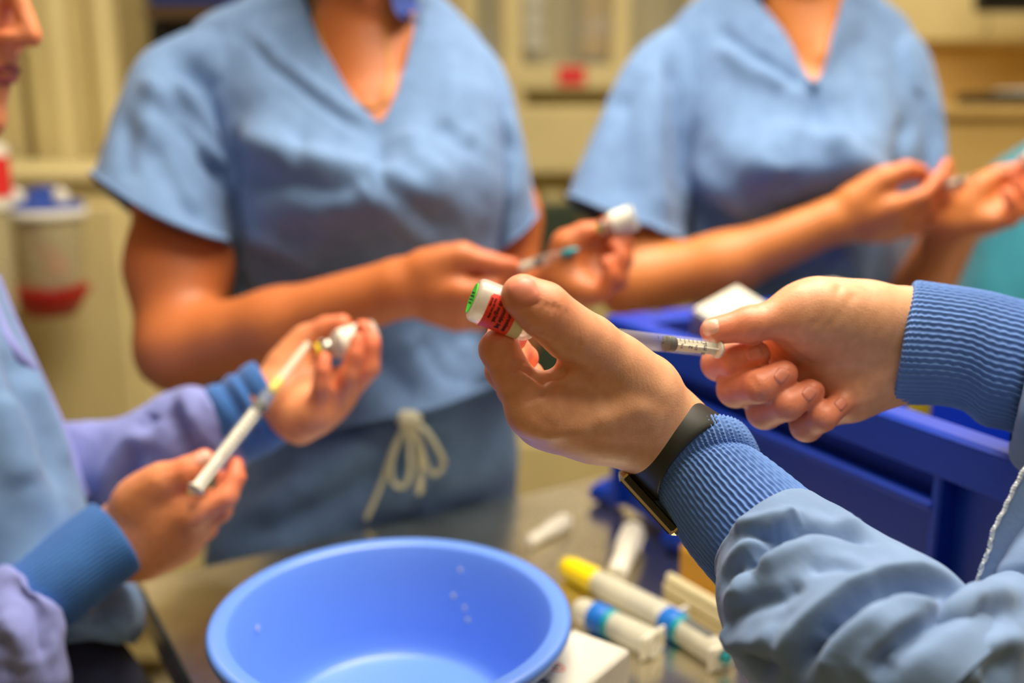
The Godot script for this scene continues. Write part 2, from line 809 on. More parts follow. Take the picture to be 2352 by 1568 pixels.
func materials() -> void:
	M.scrub = cloth(rgb8(99, 134, 182), 3)
	M.gown = cloth(rgb8(110, 140, 184), 4)
	M.jacket = cloth(rgb8(128, 138, 206), 6)
	M.knit = cloth(rgb8(88, 128, 196), 7, 0.04)
	M.knit_dark = cloth(rgb8(50, 106, 182), 8, 0.04)
	M.teal = cloth(rgb8(34, 126, 148), 11)
	M.navy = cloth(rgb8(36, 44, 84), 12)
	M.mask = cloth(rgb8(24, 60, 150), 13)
	M.thread = mat(rgb8(206, 216, 226), 0.9)
	M.cord = mat(rgb8(206, 208, 180), 0.9)
	for q: Array in [["skin", 0.5], ["skin_fine", 0.46]]:
		var m := mat(Color.WHITE, q[1])
		m.vertex_color_use_as_albedo = true
		m.albedo_texture = noise_tex(21, 0.03, [Color(0.955, 0.935, 0.925), Color(1.0, 1.0, 1.0)], 256, 4)
		m.uv1_triplanar = true
		m.uv1_scale = Vector3.ONE * 14.0
		m.subsurf_scatter_enabled = true
		m.subsurf_scatter_strength = 0.08
		m.heightmap_enabled = true
		m.heightmap_scale = 0.012
		m.heightmap_texture = noise_tex(22, 0.11, [], 512, 3, FastNoiseLite.TYPE_CELLULAR)
		M[q[0]] = m
	M.nail = mat(rgb8(226, 172, 150), 0.3)
	M.nail_red = mat(rgb8(214, 130, 104), 0.45)
	M.hair = mat(rgb8(190, 140, 80), 0.5)
	M.lip = mat(rgb8(150, 70, 72), 0.5)
	M.gold = mat(rgb8(196, 150, 70), 0.5, 1.0)
	M.blue_plastic = mat(rgb8(96, 142, 236), 0.38)
	M.blue_plastic.clearcoat_enabled = true
	M.blue_plastic.clearcoat = 0.3
	M.blue_plastic.clearcoat_roughness = 0.25
	M.tote = mat(rgb8(2, 60, 192), 0.4)
	M.steel = mottled(rgb8(234, 226, 204), 0.26, 31, 0.05, 3.0, 1.0)
	M.chrome = mat(rgb8(200, 196, 188), 0.15, 1.0)
	M.frame_gold = mat(rgb8(206, 184, 140), 0.22, 1.0)
	M.band = mat(rgb8(30, 32, 26), 0.5)
	M.black = mat(rgb8(16, 16, 18), 0.4)
	M.screen = mat(rgb8(10, 10, 12), 0.08)
	M.rubber = mat(rgb8(20, 22, 24), 0.5)
	M.white = mat(rgb8(232, 229, 214), 0.55)
	M.carton = mottled(rgb8(208, 206, 194), 0.6, 33, 0.02, 8.0)
	M.cream = mat(rgb8(232, 222, 180), 0.6)
	M.yellow = mat(rgb8(250, 222, 10), 0.4)
	M.yellow_soft = mat(rgb8(240, 220, 110), 0.4)
	M.amber = mat(rgb8(214, 160, 40), 0.5)
	M.cyan_blue = mat(rgb8(24, 110, 204), 0.4)
	M.aqua = mat(rgb8(20, 150, 160), 0.4)
	M.red = mat(rgb8(220, 40, 40), 0.5)
	M.red_label = mat(rgb8(252, 62, 44), 0.5)
	M.crimson = mat(rgb8(180, 20, 40), 0.5)
	M.green_label = mat(rgb8(70, 230, 40), 0.5)
	M.ink = mat(rgb8(28, 20, 22), 0.6)
	M.ink_grey = mat(rgb8(90, 92, 90), 0.6)
	M.red_clear = clear(rgb8(196, 30, 24, 0.8), 0.3)
	M.glass = clear(rgb8(236, 238, 226, 0.42), 0.3)
	M.glass.clearcoat_enabled = true
	M.glass.clearcoat = 1.0
	M.glass.clearcoat_roughness = 0.04
	M.barrel = clear(rgb8(236, 238, 230, 0.07), 0.3)
	M.barrel.clearcoat_enabled = true
	M.barrel.clearcoat = 0.8
	M.barrel.clearcoat_roughness = 0.1
	M.pane = clear(rgb8(230, 236, 220, 0.12), 0.05)
	M.liquid = clear(rgb8(240, 240, 232, 0.25), 0.3)
	M.sleeve_clear = clear(rgb8(228, 226, 206, 0.62), 0.4)
	M.drum = clear(rgb8(210, 200, 160, 0.35), 0.3)
	M.wall = mottled(rgb8(196, 178, 122), 0.8, 41, 0.02, 0.7)
	M.cabinet = mottled(rgb8(214, 198, 142), 0.5, 42, 0.02, 0.9)
	M.tan = mottled(rgb8(204, 170, 100), 0.6, 44, 0.03, 0.9)
	M.floor = mottled(rgb8(150, 140, 112), 0.4, 45, 0.03, 0.8)
	M.ceiling = mat(rgb8(206, 202, 188), 0.9)
	M.dark_green = mat(rgb8(44, 58, 40), 0.6)
	M.brown = mat(rgb8(92, 70, 46), 0.7)
	M.lamp = mat(rgb8(255, 250, 240), 0.5)
	M.lamp.emission_enabled = true
	M.lamp.emission = rgb8(255, 244, 226)
	M.lamp.emission_energy_multiplier = 1.6


func clear(c: Color, rough: float) -> StandardMaterial3D:
	var m := mat(c, rough)
	m.transparency = BaseMaterial3D.TRANSPARENCY_ALPHA
	return m


# ---------------------------------------------------------------- the room
func light_panel(x: float, z: float, w: float, l: float, energy: float, label: String) -> void:
	var t := thing("ceiling_light", label, "light", Vector3(x, 2.70, z), Basis(), "recessed ceiling lights")
	var st := new_st()
	for s: float in [-1.0, 1.0]:
		add_box(st, Vector3(0.03, 0.05, l + 0.06), Transform3D(Basis(), Vector3(s * (w * 0.5 + 0.015), -0.02, 0)), 0.004)
		add_box(st, Vector3(w, 0.05, 0.03), Transform3D(Basis(), Vector3(0, -0.02, s * (l * 0.5 + 0.015))), 0.004)
	obj("frame", done(st), M.white, t)
	obj("diffuser", box(Vector3(w, 0.012, l), Transform3D(Basis(), Vector3(0, -0.012, 0)), 0.002), M.lamp, t)
	var a := AreaLight3D.new()
	a.name = "lamp"
	a.area_size = Vector2(w, l)
	a.light_color = rgb8(255, 240, 218)
	a.light_energy = energy
	a.area_range = 12.0
	a.area_attenuation = 2.0
	a.shadow_enabled = true
	a.transform = Transform3D(Basis(Vector3.RIGHT, deg_to_rad(-90.0)), Vector3(0, -0.03, 0))
	t.add_child(a)


func room() -> void:
	struct("floor", box(Vector3(6.4, 0.2, 7.4), Transform3D(Basis(), Vector3(0, -0.1, -0.8)), 0.001), M.floor)
	struct("ceiling", box(Vector3(6.4, 0.2, 7.4), Transform3D(Basis(), Vector3(0, 2.82, -0.8)), 0.001), M.ceiling)
	struct("wall_back", box(Vector3(6.4, 2.72, 0.2), Transform3D(Basis(), Vector3(0, 1.36, -4.0)), 0.001), M.wall)
	struct("wall_front", box(Vector3(6.4, 2.72, 0.2), Transform3D(Basis(), Vector3(0, 1.36, 2.5)), 0.001), M.wall)
	struct("wall_left", box(Vector3(0.2, 2.72, 6.3), Transform3D(Basis(), Vector3(-3.0, 1.36, -0.75)), 0.001), M.wall)
	struct("wall_right", box(Vector3(0.2, 2.72, 6.3), Transform3D(Basis(), Vector3(3.0, 1.36, -0.75)), 0.001), M.wall)
	struct("baseboard_back", box(Vector3(5.8, 0.1, 0.02), Transform3D(Basis(), Vector3(0, 0.05, -3.89)), 0.003), M.brown)


# The far wall's furniture, measured on the plane z = -zz.
func across(x0: float, y0: float, x1: float, y1: float, z: float) -> Rect2:
	var a := along_z(x0, y0, z)
	var b := along_z(x1, y1, z)
	return Rect2(a.x, b.y, b.x - a.x, a.y - b.y)


func along_z(x: float, y: float, z: float) -> Vector3:
	var r := at(x, y, 1.0) - EYE
	return EYE + r * (z / r.z)


func panel(st: SurfaceTool, r: Rect2, z: float, thick: float, bevel := 0.004) -> void:
	add_box(st, Vector3(r.size.x, r.size.y, thick), Transform3D(Basis(), Vector3(r.position.x + r.size.x * 0.5, r.position.y + r.size.y * 0.5, z - thick * 0.5)), bevel)


func one_panel(called: String, r: Rect2, z: float, thick: float, m: Material, parent: Node3D, bevel := 0.004) -> void:
	var st := new_st()
	panel(st, r, z, thick, bevel)
	obj(called, done(st), m, parent, true)


func background() -> void:
	# tall cabinet on the left, in front of the wall
	var z := -2.35
	var r := across(40, -300, 262, 380, z)
	var t := thing("tall_cabinet", "tall beige storage cabinet with rounded pale side post, standing left behind the women", "cabinet", Vector3(-1.0, 0, z - 0.3))
	one_panel("body", Rect2(-2.3, 0.0, 1.35, 2.3), z - 0.06, 0.10, M.cabinet, t)
	one_panel("door", Rect2(-2.28, 0.12, 0.62, 2.15), z - 0.03, 0.03, M.cabinet, t)
	one_panel("door", Rect2(-1.64, 0.12, 0.5, 2.15), z - 0.03, 0.03, M.cabinet, t)
	one_panel("post", Rect2(-1.12, 0.0, 0.10, 2.3), z + 0.0, 0.06, M.cabinet, t, 0.02)
	one_panel("post", Rect2(-0.99, 0.0, 0.06, 2.3), z - 0.04, 0.06, M.cabinet, t, 0.02)
	# low counter with a pale top edge, carrying the sharps bins
	var zc := -2.02
	var top := along_z(200, 380, zc).y
	t = thing("low_cart", "low beige cart with a pale top edge under the sharps bins at the left", "cart", Vector3(-1.2, 0, zc - 0.2))
	one_panel("body", Rect2(-1.75, 0.06, 0.98, top - 0.10), zc - 0.02, 0.27, M.cabinet, t, 0.012)
	one_panel("worktop", Rect2(-1.77, top - 0.045, 1.02, 0.045), zc, 0.30, M.cabinet, t, 0.015)
	one_panel("drawer", Rect2(-1.30, 0.5, 0.5, top - 0.58), zc - 0.004, 0.02, M.cabinet, t, 0.006)
	one_panel("drawer", Rect2(-1.30, 0.15, 0.5, 0.33), zc - 0.004, 0.02, M.cabinet, t, 0.006)
	# dark open rack behind the centre woman's shoulder
	z = -3.3
	r = across(318, -260, 600, 150, z)
	t = thing("open_rack", "dark open equipment rack behind the centre woman's right shoulder", "rack", Vector3(r.position.x + 0.2, 0, z - 0.2))
	one_panel("side", Rect2(r.position.x, 0.0, 0.03, 2.0), z, 0.4, M.black, t)
	one_panel("side", Rect2(r.end.x, 0.0, 0.03, 2.0), z, 0.4, M.black, t)
	one_panel("back", Rect2(r.position.x, 0.0, r.size.x, 2.0), z - 0.36, 0.02, M.dark_green, t)
	for q: Array in [[-30, 3, "shelf", M.black], [14, 44, "shelf", M.brown]]:
		var s := across(330, q[0], 600, q[1], z)
		one_panel(q[2], s, z + 0.005, 0.36, q[3], t)
	one_panel("shelf", across(330, 330, 600, 345, z), z + 0.005, 0.36, M.black, t)
	one_panel("blue_tray", across(345, -8, 560, 8, z), z + 0.012, 0.02, M.mask, t)
	one_panel("device", across(340, 60, 480, 170, z - 0.02), z - 0.02, 0.2, M.black, t)
	# glazed cabinet between the two women
	z = -3.15
	t = thing("glazed_cabinet", "beige glass-fronted cabinet between the two women, red sticker on its drawer rail", "cabinet", Vector3(0.2, 0, z - 0.3))
	var x0 := along_z(1040, 0, z).x
	var x1 := along_z(1620, 0, z).x
	var yb := along_z(1300, 160, z).y
	one_panel("back", Rect2(x0, 0.0, x1 - x0, 2.2), z - 0.34, 0.02, M.cabinet, t)
	for q: Array in [[1055, 1090], [1150, 1200], [1405, 1450], [1580, 1625]]:
		var a := along_z(q[0], 0, z).x
		var b := along_z(q[1], 0, z).x
		one_panel("stile", Rect2(a, yb, b - a, 2.2 - yb), z, 0.05, M.cabinet, t, 0.01)
	one_panel("side", Rect2(x0 - 0.02, 0.0, 0.03, 2.2), z - 0.02, 0.34, M.cabinet, t)
	one_panel("side", Rect2(x1, 0.0, 0.03, 2.2), z - 0.02, 0.34, M.cabinet, t)
	one_panel("top", Rect2(x0, 2.17, x1 - x0, 0.03), z, 0.36, M.cabinet, t)
	for q: Array in [[1090, 1150], [1200, 1405], [1450, 1580]]:
		var a := along_z(q[0], 0, z).x
		var b := along_z(q[1], 0, z).x
		one_panel("pane", Rect2(a, yb + 0.01, b - a, 2.15 - yb), z - 0.02, 0.006, M.pane, t, 0.001)
	one_panel("rail", across(1060, 150, 1600, 207, z), z + 0.004, 0.36, M.cabinet, t, 0.006)
	one_panel("rail", across(1150, 207, 1205, 245, z), z, 0.34, M.cabinet, t)
	one_panel("recess", across(1205, 205, 1600, 248, z - 0.10), z - 0.10, 0.2, M.cabinet, t)
	var dr := across(1170, 243, 1600, 402, z)
	one_panel("drawer", dr, z + 0.004, 0.34, M.cabinet, t, 0.012)
	one_panel("kick", Rect2(x0 + 0.02, 0.0, x1 - x0 - 0.04, 0.5), z - 0.02, 0.3, M.cabinet, t)
	one_panel("leg", across(1240, 440, 1300, 560, z - 0.05), z - 0.05, 0.06, M.cabinet, t, 0.01)
	one_panel("leg", across(1560, 400, 1620, 900, z - 0.05), z - 0.05, 0.06, M.cabinet, t, 0.01)
	var rs := across(1282, 152, 1344, 196, z + 0.008)
	var st := new_st()
	panel(st, rs, z + 0.0085, 0.004, 0.001)
	tag(obj("warning_sticker", done(st), M.red), "red sticker on the rail of the glazed cabinet", "sticker")
	# what lies behind the glass
	for q: Array in [[1200, -120, 1250, 120, "M", "folded white linen stack behind the glass, beside the left stile"], [1340, -160, 1400, 128, "B", "brown supply box behind the glass, beside the right stile"]]:
		st = new_st()
		var rr := across(q[0], q[1], q[2], q[3], z - 0.12)
		if q[4] == "M":
			for k in 5:
				var h := rr.size.y / 5.0
				panel(st, Rect2(rr.position.x, rr.position.y + h * k + 0.002, rr.size.x, h - 0.004), z - 0.12, 0.14, 0.012)
			tag(obj("folded_linen", done(st), M.white), q[5], "linen")
		else:
			panel(st, rr, z - 0.12, 0.14, 0.004)
			tag(obj("supply_box", done(st), M.tan), q[5], "box")
	st = new_st()
	panel(st, across(1182, 100, 1215, 152, z - 0.06), z - 0.06, 0.05, 0.006)
	tag(obj("small_box", done(st), M.brown), "small brown box at the foot of the left stile behind the glass", "box")
	# dark boxes under it
	st = new_st()
	var sb := across(1215, 470, 1330, 640, z + 0.12)
	var foot := along_z(1260, 1008, z + 0.12).y
	panel(st, Rect2(sb.position.x, foot, sb.size.x, sb.end.y - foot), z + 0.12, 0.1, 0.01)
	one_panel("plinth", Rect2(x0, 0.0, x1 - x0, foot), z + 0.15, 0.14, M.cabinet, t, 0.01)
	tag(obj("storage_bin", done(st), M.dark_green), "dark green bin on the plinth of the glazed cabinet, between the two women", "bin")
	# right: tan counter front, tray and monitor
	z = -3.3
	t = thing("wall_cabinet", "pale wall cabinet over the tan counter at the right", "cabinet", Vector3(1.2, 0, z - 0.3))
	var up := across(1960, -500, 2620, 100, z)
	one_panel("body", up, z - 0.02, 0.12, M.cabinet, t)
	one_panel("door", Rect2(up.position.x + 0.01, up.position.y + 0.01, up.size.x * 0.5 - 0.02, up.size.y - 0.02), z, 0.02, M.cabinet, t)
	one_panel("door", Rect2(up.position.x + up.size.x * 0.5, up.position.y + 0.01, up.size.x * 0.5 - 0.02, up.size.y - 0.02), z, 0.02, M.cabinet, t)
	z = -3.0
	t = thing("tan_counter", "tan counter block along the wall at the right, carrying a black tray", "counter", Vector3(1.3, 0, z - 0.3))
	var lo := across(1960, 242, 2620, 300, z + 0.25)
	one_panel("worktop", Rect2(lo.position.x, lo.end.y - 0.03, 1.2, 0.03), z + 0.25, 0.7, M.tan, t)
	one_panel("body", Rect2(lo.position.x + 0.01, 0.0, 1.18, lo.end.y - 0.03), z + 0.22, 0.66, M.tan, t)
	one_panel("splashback", Rect2(lo.position.x, lo.end.y, 1.2, up.position.y - lo.end.y - 0.004), z - 0.4, 0.03, M.tan, t)
	var tx := along_z(2290, 240, z + 0.1)
	var tr := thing("black_tray", "black tray on the tan counter at the right", "tray", Vector3(tx.x + 0.08, lo.end.y, z + 0.1))
	obj("base", box(Vector3(0.30, 0.012, 0.2), Transform3D(Basis(), Vector3(0, 0.007, 0)), 0.004), M.black, tr)
	st = new_st()
	for s: float in [-1.0, 1.0]:
		add_box(st, Vector3(0.30, 0.03, 0.01), Transform3D(Basis(), Vector3(0, 0.02, s * 0.1)), 0.003)
		add_box(st, Vector3(0.01, 0.03, 0.2), Transform3D(Basis(), Vector3(s * 0.15, 0.02, 0)), 0.003)
	obj("rim", done(st), M.black, tr)
	tag(obj("paper_pad", box(Vector3(0.22, 0.03, 0.15), Transform3D(Basis(), Vector3(tx.x + 0.13, lo.end.y + 0.029, z + 0.1)), 0.004), M.white), "white paper pad lying in the black tray", "pad")
	t = thing("monitor", "black monitor fixed high at the right edge", "monitor", Vector3(1.5, 1.6, z + 0.05))
	var mo := across(2268, -160, 2480, 26, z + 0.12)
	one_panel("casing", mo, z + 0.12, 0.05, M.black, t, 0.01)
	one_panel("screen", Rect2(mo.position.x + 0.012, mo.position.y + 0.012, mo.size.x - 0.024, mo.size.y - 0.024), z + 0.124, 0.006, M.screen, t)
	one_panel("bracket", Rect2(mo.position.x + mo.size.x * 0.4, mo.position.y + 0.05, 0.06, 0.08), z + 0.07, 0.09, M.black, t)
	# dark doorway behind the right woman's shoulder
	z = -3.6
	var d := across(1490, -200, 1700, 60, z)
	t = thing("dark_locker", "dark brown locker standing behind the right woman's right shoulder", "locker", Vector3(d.position.x, 0, z - 0.2))
	one_panel("body", Rect2(d.position.x, 0.0, 0.35, 2.0), z, 0.25, M.brown, t)
	one_panel("door", Rect2(d.position.x + 0.01, 0.05, 0.33, 1.93), z + 0.015, 0.015, M.brown, t)
	d = across(1000, -200, 1060, 60, z)
	sharps_bins(zc, top)


func sharps_bins(zc: float, top: float) -> void:
	# a clear sharps bin with a white rim and a blue lid, hung on the cart's front
	var c := along_z(100, 470, zc + 0.13)
	var t := thing("sharps_bin", "clear sharps bin with blue lid and red waste inside, hung before the beige cart", "bin", Vector3(c.x, c.y - 0.155, c.z), Basis.from_scale(Vector3(1.0, 0.72, 1.0)))
	var shell := lathe(PackedVector2Array([Vector2(0.001, 0.0), Vector2(0.05, 0.0), Vector2(0.058, 0.008), Vector2(0.07, 0.195), Vector2(0.066, 0.195), Vector2(0.054, 0.012), Vector2(0.001, 0.01)]), 40)
	obj("drum", shell, M.drum, t)
	obj("rim", lathe(PackedVector2Array([Vector2(0.07, 0.183), Vector2(0.076, 0.185), Vector2(0.077, 0.203), Vector2(0.07, 0.207), Vector2(0.066, 0.203), Vector2(0.067, 0.185), Vector2(0.07, 0.183)]), 40), M.white, t)
	obj("lid", lathe(PackedVector2Array([Vector2(0.072, 0.205), Vector2(0.070, 0.222), Vector2(0.03, 0.232), Vector2(0.026, 0.258), Vector2(0.018, 0.262), Vector2(0.001, 0.262)]), 40), M.mask, t)
	for k in 3:
		var a := TAU * k / 3.0 + 0.4
		var knob := tube([Vector3(cos(a) * 0.045, 0.222, sin(a) * 0.045), Vector3(cos(a) * 0.045, 0.252, sin(a) * 0.045)], 0.014)
		obj("cap", knob, M.white, t)
	var waste := tube([Vector3(-0.03, 0.17, 0), Vector3(-0.015, 0.12, 0.01), Vector3(0.005, 0.08, 0.0), Vector3(0.02, 0.035, 0.01)], 0.018, 0.024, 12)
	tag(obj("red_waste", waste, M.red_clear), "red waste bag inside the clear sharps bin", "waste")
	(get_node("red_waste") as Node3D).transform = t.transform
	var dish := lathe(PackedVector2Array([Vector2(0.001, 0.0), Vector2(0.045, 0.0), Vector2(0.06, 0.025), Vector2(0.075, 0.05), Vector2(0.07, 0.054), Vector2(0.055, 0.03), Vector2(0.001, 0.008)]), 36)
	tag(obj("red_dish", dish, M.red_clear), "red translucent dish below the clear sharps bin", "dish")
	(get_node("red_dish") as Node3D).position = t.position + Vector3(-0.005, -0.055, 0.0)
	# a second bin at the frame's left edge, red label under a clear dome
	var c2 := along_z(-62, 470, zc + 0.25)
	t = thing("sharps_bin", "clear domed sharps bin with a red label at the left edge", "bin", Vector3(c2.x, c2.y - 0.2, c2.z))
	obj("drum", lathe(PackedVector2Array([Vector2(0.001, 0.0), Vector2(0.05, 0.0), Vector2(0.055, 0.01), Vector2(0.06, 0.2), Vector2(0.056, 0.2), Vector2(0.05, 0.014), Vector2(0.001, 0.01)]), 40), M.drum, t)
	obj("collar", lathe(PackedVector2Array([Vector2(0.058, 0.19), Vector2(0.066, 0.195), Vector2(0.066, 0.30), Vector2(0.058, 0.305), Vector2(0.054, 0.30), Vector2(0.054, 0.2), Vector2(0.058, 0.19)]), 40), M.white, t)
	var lab := []
	for j in 2:
		var rr := PackedVector3Array()
		for i in 13:
			var a := lerpf(-0.2, 1.9, i / 12.0)
			rr.append(Vector3(cos(a) * 0.0675, 0.215 + 0.07 * j, sin(a) * 0.0675))
		lab.append(rr)
	obj("label", sheet_mesh(Sheet.new(lab, false)), M.red, t)
	var dome := PackedVector2Array()
	for i in 10:
		var a := PI * 0.5 * i / 9.0
		dome.append(Vector2(maxf(cos(a) * 0.06, 0.001), 0.305 + sin(a) * 0.075))
	for i in 10:
		var a := PI * 0.5 * (9 - i) / 9.0
		dome.append(Vector2(maxf(cos(a) * 0.057, 0.001), 0.305 + sin(a) * 0.072))
	obj("dome", lathe(dome, 40), M.drum, t)


# ---------------------------------------------------------------- the table and what lies on it
const TOP := 0.84


func table() -> void:
	var corner := on_plane(318, 1335, TOP)
	var along := on_plane(1180, 1140, TOP) - corner
	along = along.normalized()
	var back := Vector3(-along.z, 0, along.x)        # from the far edge towards the viewer
	if back.z < 0:
		back = -back
	var size := Vector2(1.22, 0.55)
	var mid := corner + along * size.x * 0.5 + back * size.y * 0.5
	var b := Basis(along, Vector3.UP, along.cross(Vector3.UP))
	var t := thing("steel_table", "brushed stainless steel prep table under the bowl, syringes and blue tote", "table", Vector3(mid.x, 0, mid.z), b)
	var st := new_st()
	add_box(st, Vector3(size.x, 0.004, size.y), Transform3D(Basis(), Vector3(0, TOP - 0.002, 0)), 0.0015)
	obj("tabletop", done(st), M.steel, t)
	st = new_st()
	for s: float in [-1.0, 1.0]:
		add_box(st, Vector3(size.x, 0.04, 0.012), Transform3D(Basis(), Vector3(0, TOP - 0.0245, s * (size.y * 0.5 - 0.006))), 0.004)
		add_box(st, Vector3(0.012, 0.04, size.y - 0.024), Transform3D(Basis(), Vector3(s * (size.x * 0.5 - 0.006), TOP - 0.0245, 0)), 0.004)
	obj("apron", done(st), M.steel, t)
	for sx: float in [-1.0, 1.0]:
		for sz: float in [-1.0, 1.0]:
			var foot := Vector3(sx * (size.x * 0.5 - 0.04), 0, sz * (size.y * 0.5 - 0.04))
			obj("leg", tube([foot + Vector3.UP * 0.02, foot + Vector3.UP * 0.4, foot + Vector3.UP * (TOP - 0.02)], 0.018), M.chrome, t)
	obj("undershelf", box(Vector3(size.x - 0.1, 0.02, size.y - 0.1), Transform3D(Basis(), Vector3(0, 0.25, 0)), 0.004), M.steel, t)


func bowl() -> void:
	var rim := at(900, 1402, 0.7185)
	var t := thing("plastic_bowl", "round light blue plastic wash bowl with a rolled rim on the steel table", "bowl", Vector3(rim.x, TOP, rim.z))
	var h := rim.y - TOP
	var R := 0.1295
	var prof := PackedVector2Array()
	for q: Array in [[0.001, 0.0], [0.080, 0.0], [0.086, 0.002], [0.0895, 0.007], [0.1055, h - 0.030], [0.1120, h - 0.016], [0.1165, h - 0.0125], [0.1235, h - 0.012], [0.1275, h - 0.0105], [R, h - 0.006], [R - 0.0005, h - 0.002], [R - 0.003, h - 0.0003], [R - 0.006, h], [R - 0.0125, h - 0.0006], [R - 0.0150, h - 0.0030], [0.1115, h - 0.011], [0.1040, h - 0.028], [0.0925, 0.024], [0.0885, 0.0115], [0.0845, 0.0055], [0.080, 0.0035], [0.001, 0.003]]:
		prof.append(Vector2(q[0], q[1]))
	obj("basin", lathe(prof, 128), M.blue_plastic, t)
	# small scuffs on the inner wall
	var seeds := [[590, 1442], [1075, 1423], [1042, 1368], [1068, 1396], [1058, 1308]]
	var st := new_st()
	for q: Array in seeds:
		var d := at(q[0], q[1], 1.0) - EYE
		var best := Vector3.ZERO
		var bd := 1e9
		for i in 400:
			var p := EYE + d * (0.55 + i * 0.001) - t.position
			var wall := lerpf(0.0885, 0.1040, clampf((p.y - 0.0115) / (h - 0.0395), 0.0, 1.0))
			var e := absf(Vector2(p.x, p.z).length() - wall)
			if e < bd and p.z < 0.03:
				bd = e
				best = p
		var inward := Vector3(-best.x, 0, -best.z).normalized()
		add_box(st, Vector3(0.003, 0.004, 0.0006), Transform3D(Basis.looking_at(inward), best + inward * 0.0006), 0.0002)
	var sc := obj("scuff", done(st), M.white, t)
	tag(sc, "", "", "", "stuff")


func white_box() -> void:
	# carton in front of the bowl, a red band and a red ring printed on its top
	var h := 0.055
	var a := on_plane(1448, 1492, TOP + h)
	var x := Vector3(0.8, 0.0, 0.6)
	var z := x.cross(Vector3.UP)
	var basis_ := Basis(x, Vector3.UP, z)
	var size := Vector3(0.050, h, 0.095)
	var mid := a - x * size.x * 0.5 + z * size.z * 0.5
	var t := thing("medicine_carton", "white medicine carton with red band and red ring print, in front of the bowl", "carton", Vector3(mid.x, TOP, mid.z), basis_)
	obj("carton", box(size, Transform3D(Basis(), Vector3(0, h * 0.5, 0)), 0.0015), M.carton, t)
	obj("flap", box(Vector3(size.x - 0.004, 0.0008, size.z - 0.004), Transform3D(Basis(), Vector3(0, h + 0.0003, 0)), 0.0003), M.carton, t)
	var p := on_plane(1243, 1523, TOP + h)
	var q := on_plane(1275, 1533, TOP + h)
	var st := new_st()
	add_box(st, Vector3(0.016, 0.0006, 0.0055), Transform3D(Basis(), t.transform.affine_inverse() * p + Vector3(0, 0.001, 0)), 0.0001)
	obj("red_band", done(st), M.crimson, t)
	var ctr: Vector3 = t.transform.affine_inverse() * q + Vector3(0, 0.0009, 0)
	var ring_ := []
	for i in 25:
		ring_.append(ctr + Vector3(cos(TAU * i / 24.0) * 0.0075, 0, sin(TAU * i / 24.0) * 0.0042))
	obj("red_ring", tube(ring_, 0.0006, 0.0006, 6), M.red, t)
	st = new_st()
	add_box(st, Vector3(0.006, 0.0006, 0.0016), Transform3D(Basis(Vector3.UP, 0.6), ctr), 0.0001)
	add_box(st, Vector3(0.003, 0.0006, 0.0014), Transform3D(Basis(Vector3.UP, -0.6), ctr), 0.0001)
	obj("symbol", done(st), M.ink, t)
	st = new_st()
	var g: Vector3 = t.transform.affine_inverse() * on_plane(1235, 1560, TOP + h)
	add_box(st, Vector3(0.02, 0.0006, 0.004), Transform3D(Basis(), g + Vector3(0, 0.001, 0)), 0.0001)
	obj("grey_band", done(st), M.ink_grey, t)


# A syringe lying along local -y from its flange (origin) to its tip.
func syringe(t: Node3D, r: float, long: float, plug: float, stopper: Material, barrel: Material, out := 0.020) -> void:
	var barrel_p := PackedVector2Array([Vector2(r * 0.86, 0.0), Vector2(r * 1.10, 0.0005), Vector2(r * 1.18, -0.0008), Vector2(r * 1.16, -0.0020), Vector2(r * 1.03, -0.0030), Vector2(r, -0.005), Vector2(r, -long + 0.003), Vector2(r * 0.85, -long), Vector2(r * 0.3, -long - 0.001), Vector2(r * 0.28, -long - 0.008), Vector2(r * 0.14, -long - 0.008), Vector2(r * 0.16, -long + 0.001), Vector2(r * 0.78, -long + 0.002), Vector2(r * 0.86, -long + 0.006), Vector2(r * 0.86, 0.0)])
	obj("barrel", lathe(barrel_p, 40), barrel, t)
	var st := new_st()
	var rod := plug + out
	for k in 2:
		add_box(st, Vector3(r * 1.3 if k == 0 else r * 0.16, rod, r * 0.16 if k == 0 else r * 1.3), Transform3D(Basis(), Vector3(0, (out - plug) * 0.5, 0)), 0.0003)
	obj("plunger", done(st), M.white, t)
	obj("thumb_rest", lathe(PackedVector2Array([Vector2(0.0005, out), Vector2(r * 0.95, out), Vector2(r, out + 0.0008), Vector2(r * 0.95, out + 0.0022), Vector2(0.0005, out + 0.0022)]), 32), M.white, t)
	obj("stopper", lathe(PackedVector2Array([Vector2(0.0005, -plug), Vector2(r * 0.8, -plug), Vector2(r * 0.85, -plug - 0.001), Vector2(r * 0.8, -plug - 0.0025), Vector2(r * 0.85, -plug - 0.004), Vector2(r * 0.85, -plug - 0.0052), Vector2(0.0005, -plug - 0.0075)]), 32), stopper, t)


func upright(axis: Vector3, face: Vector3) -> Basis:
	# local y along axis, local z turned towards face
	var y := axis.normalized()
	var z := (face - y * face.dot(y)).normalized()
	return Basis(y.cross(z), y, z)


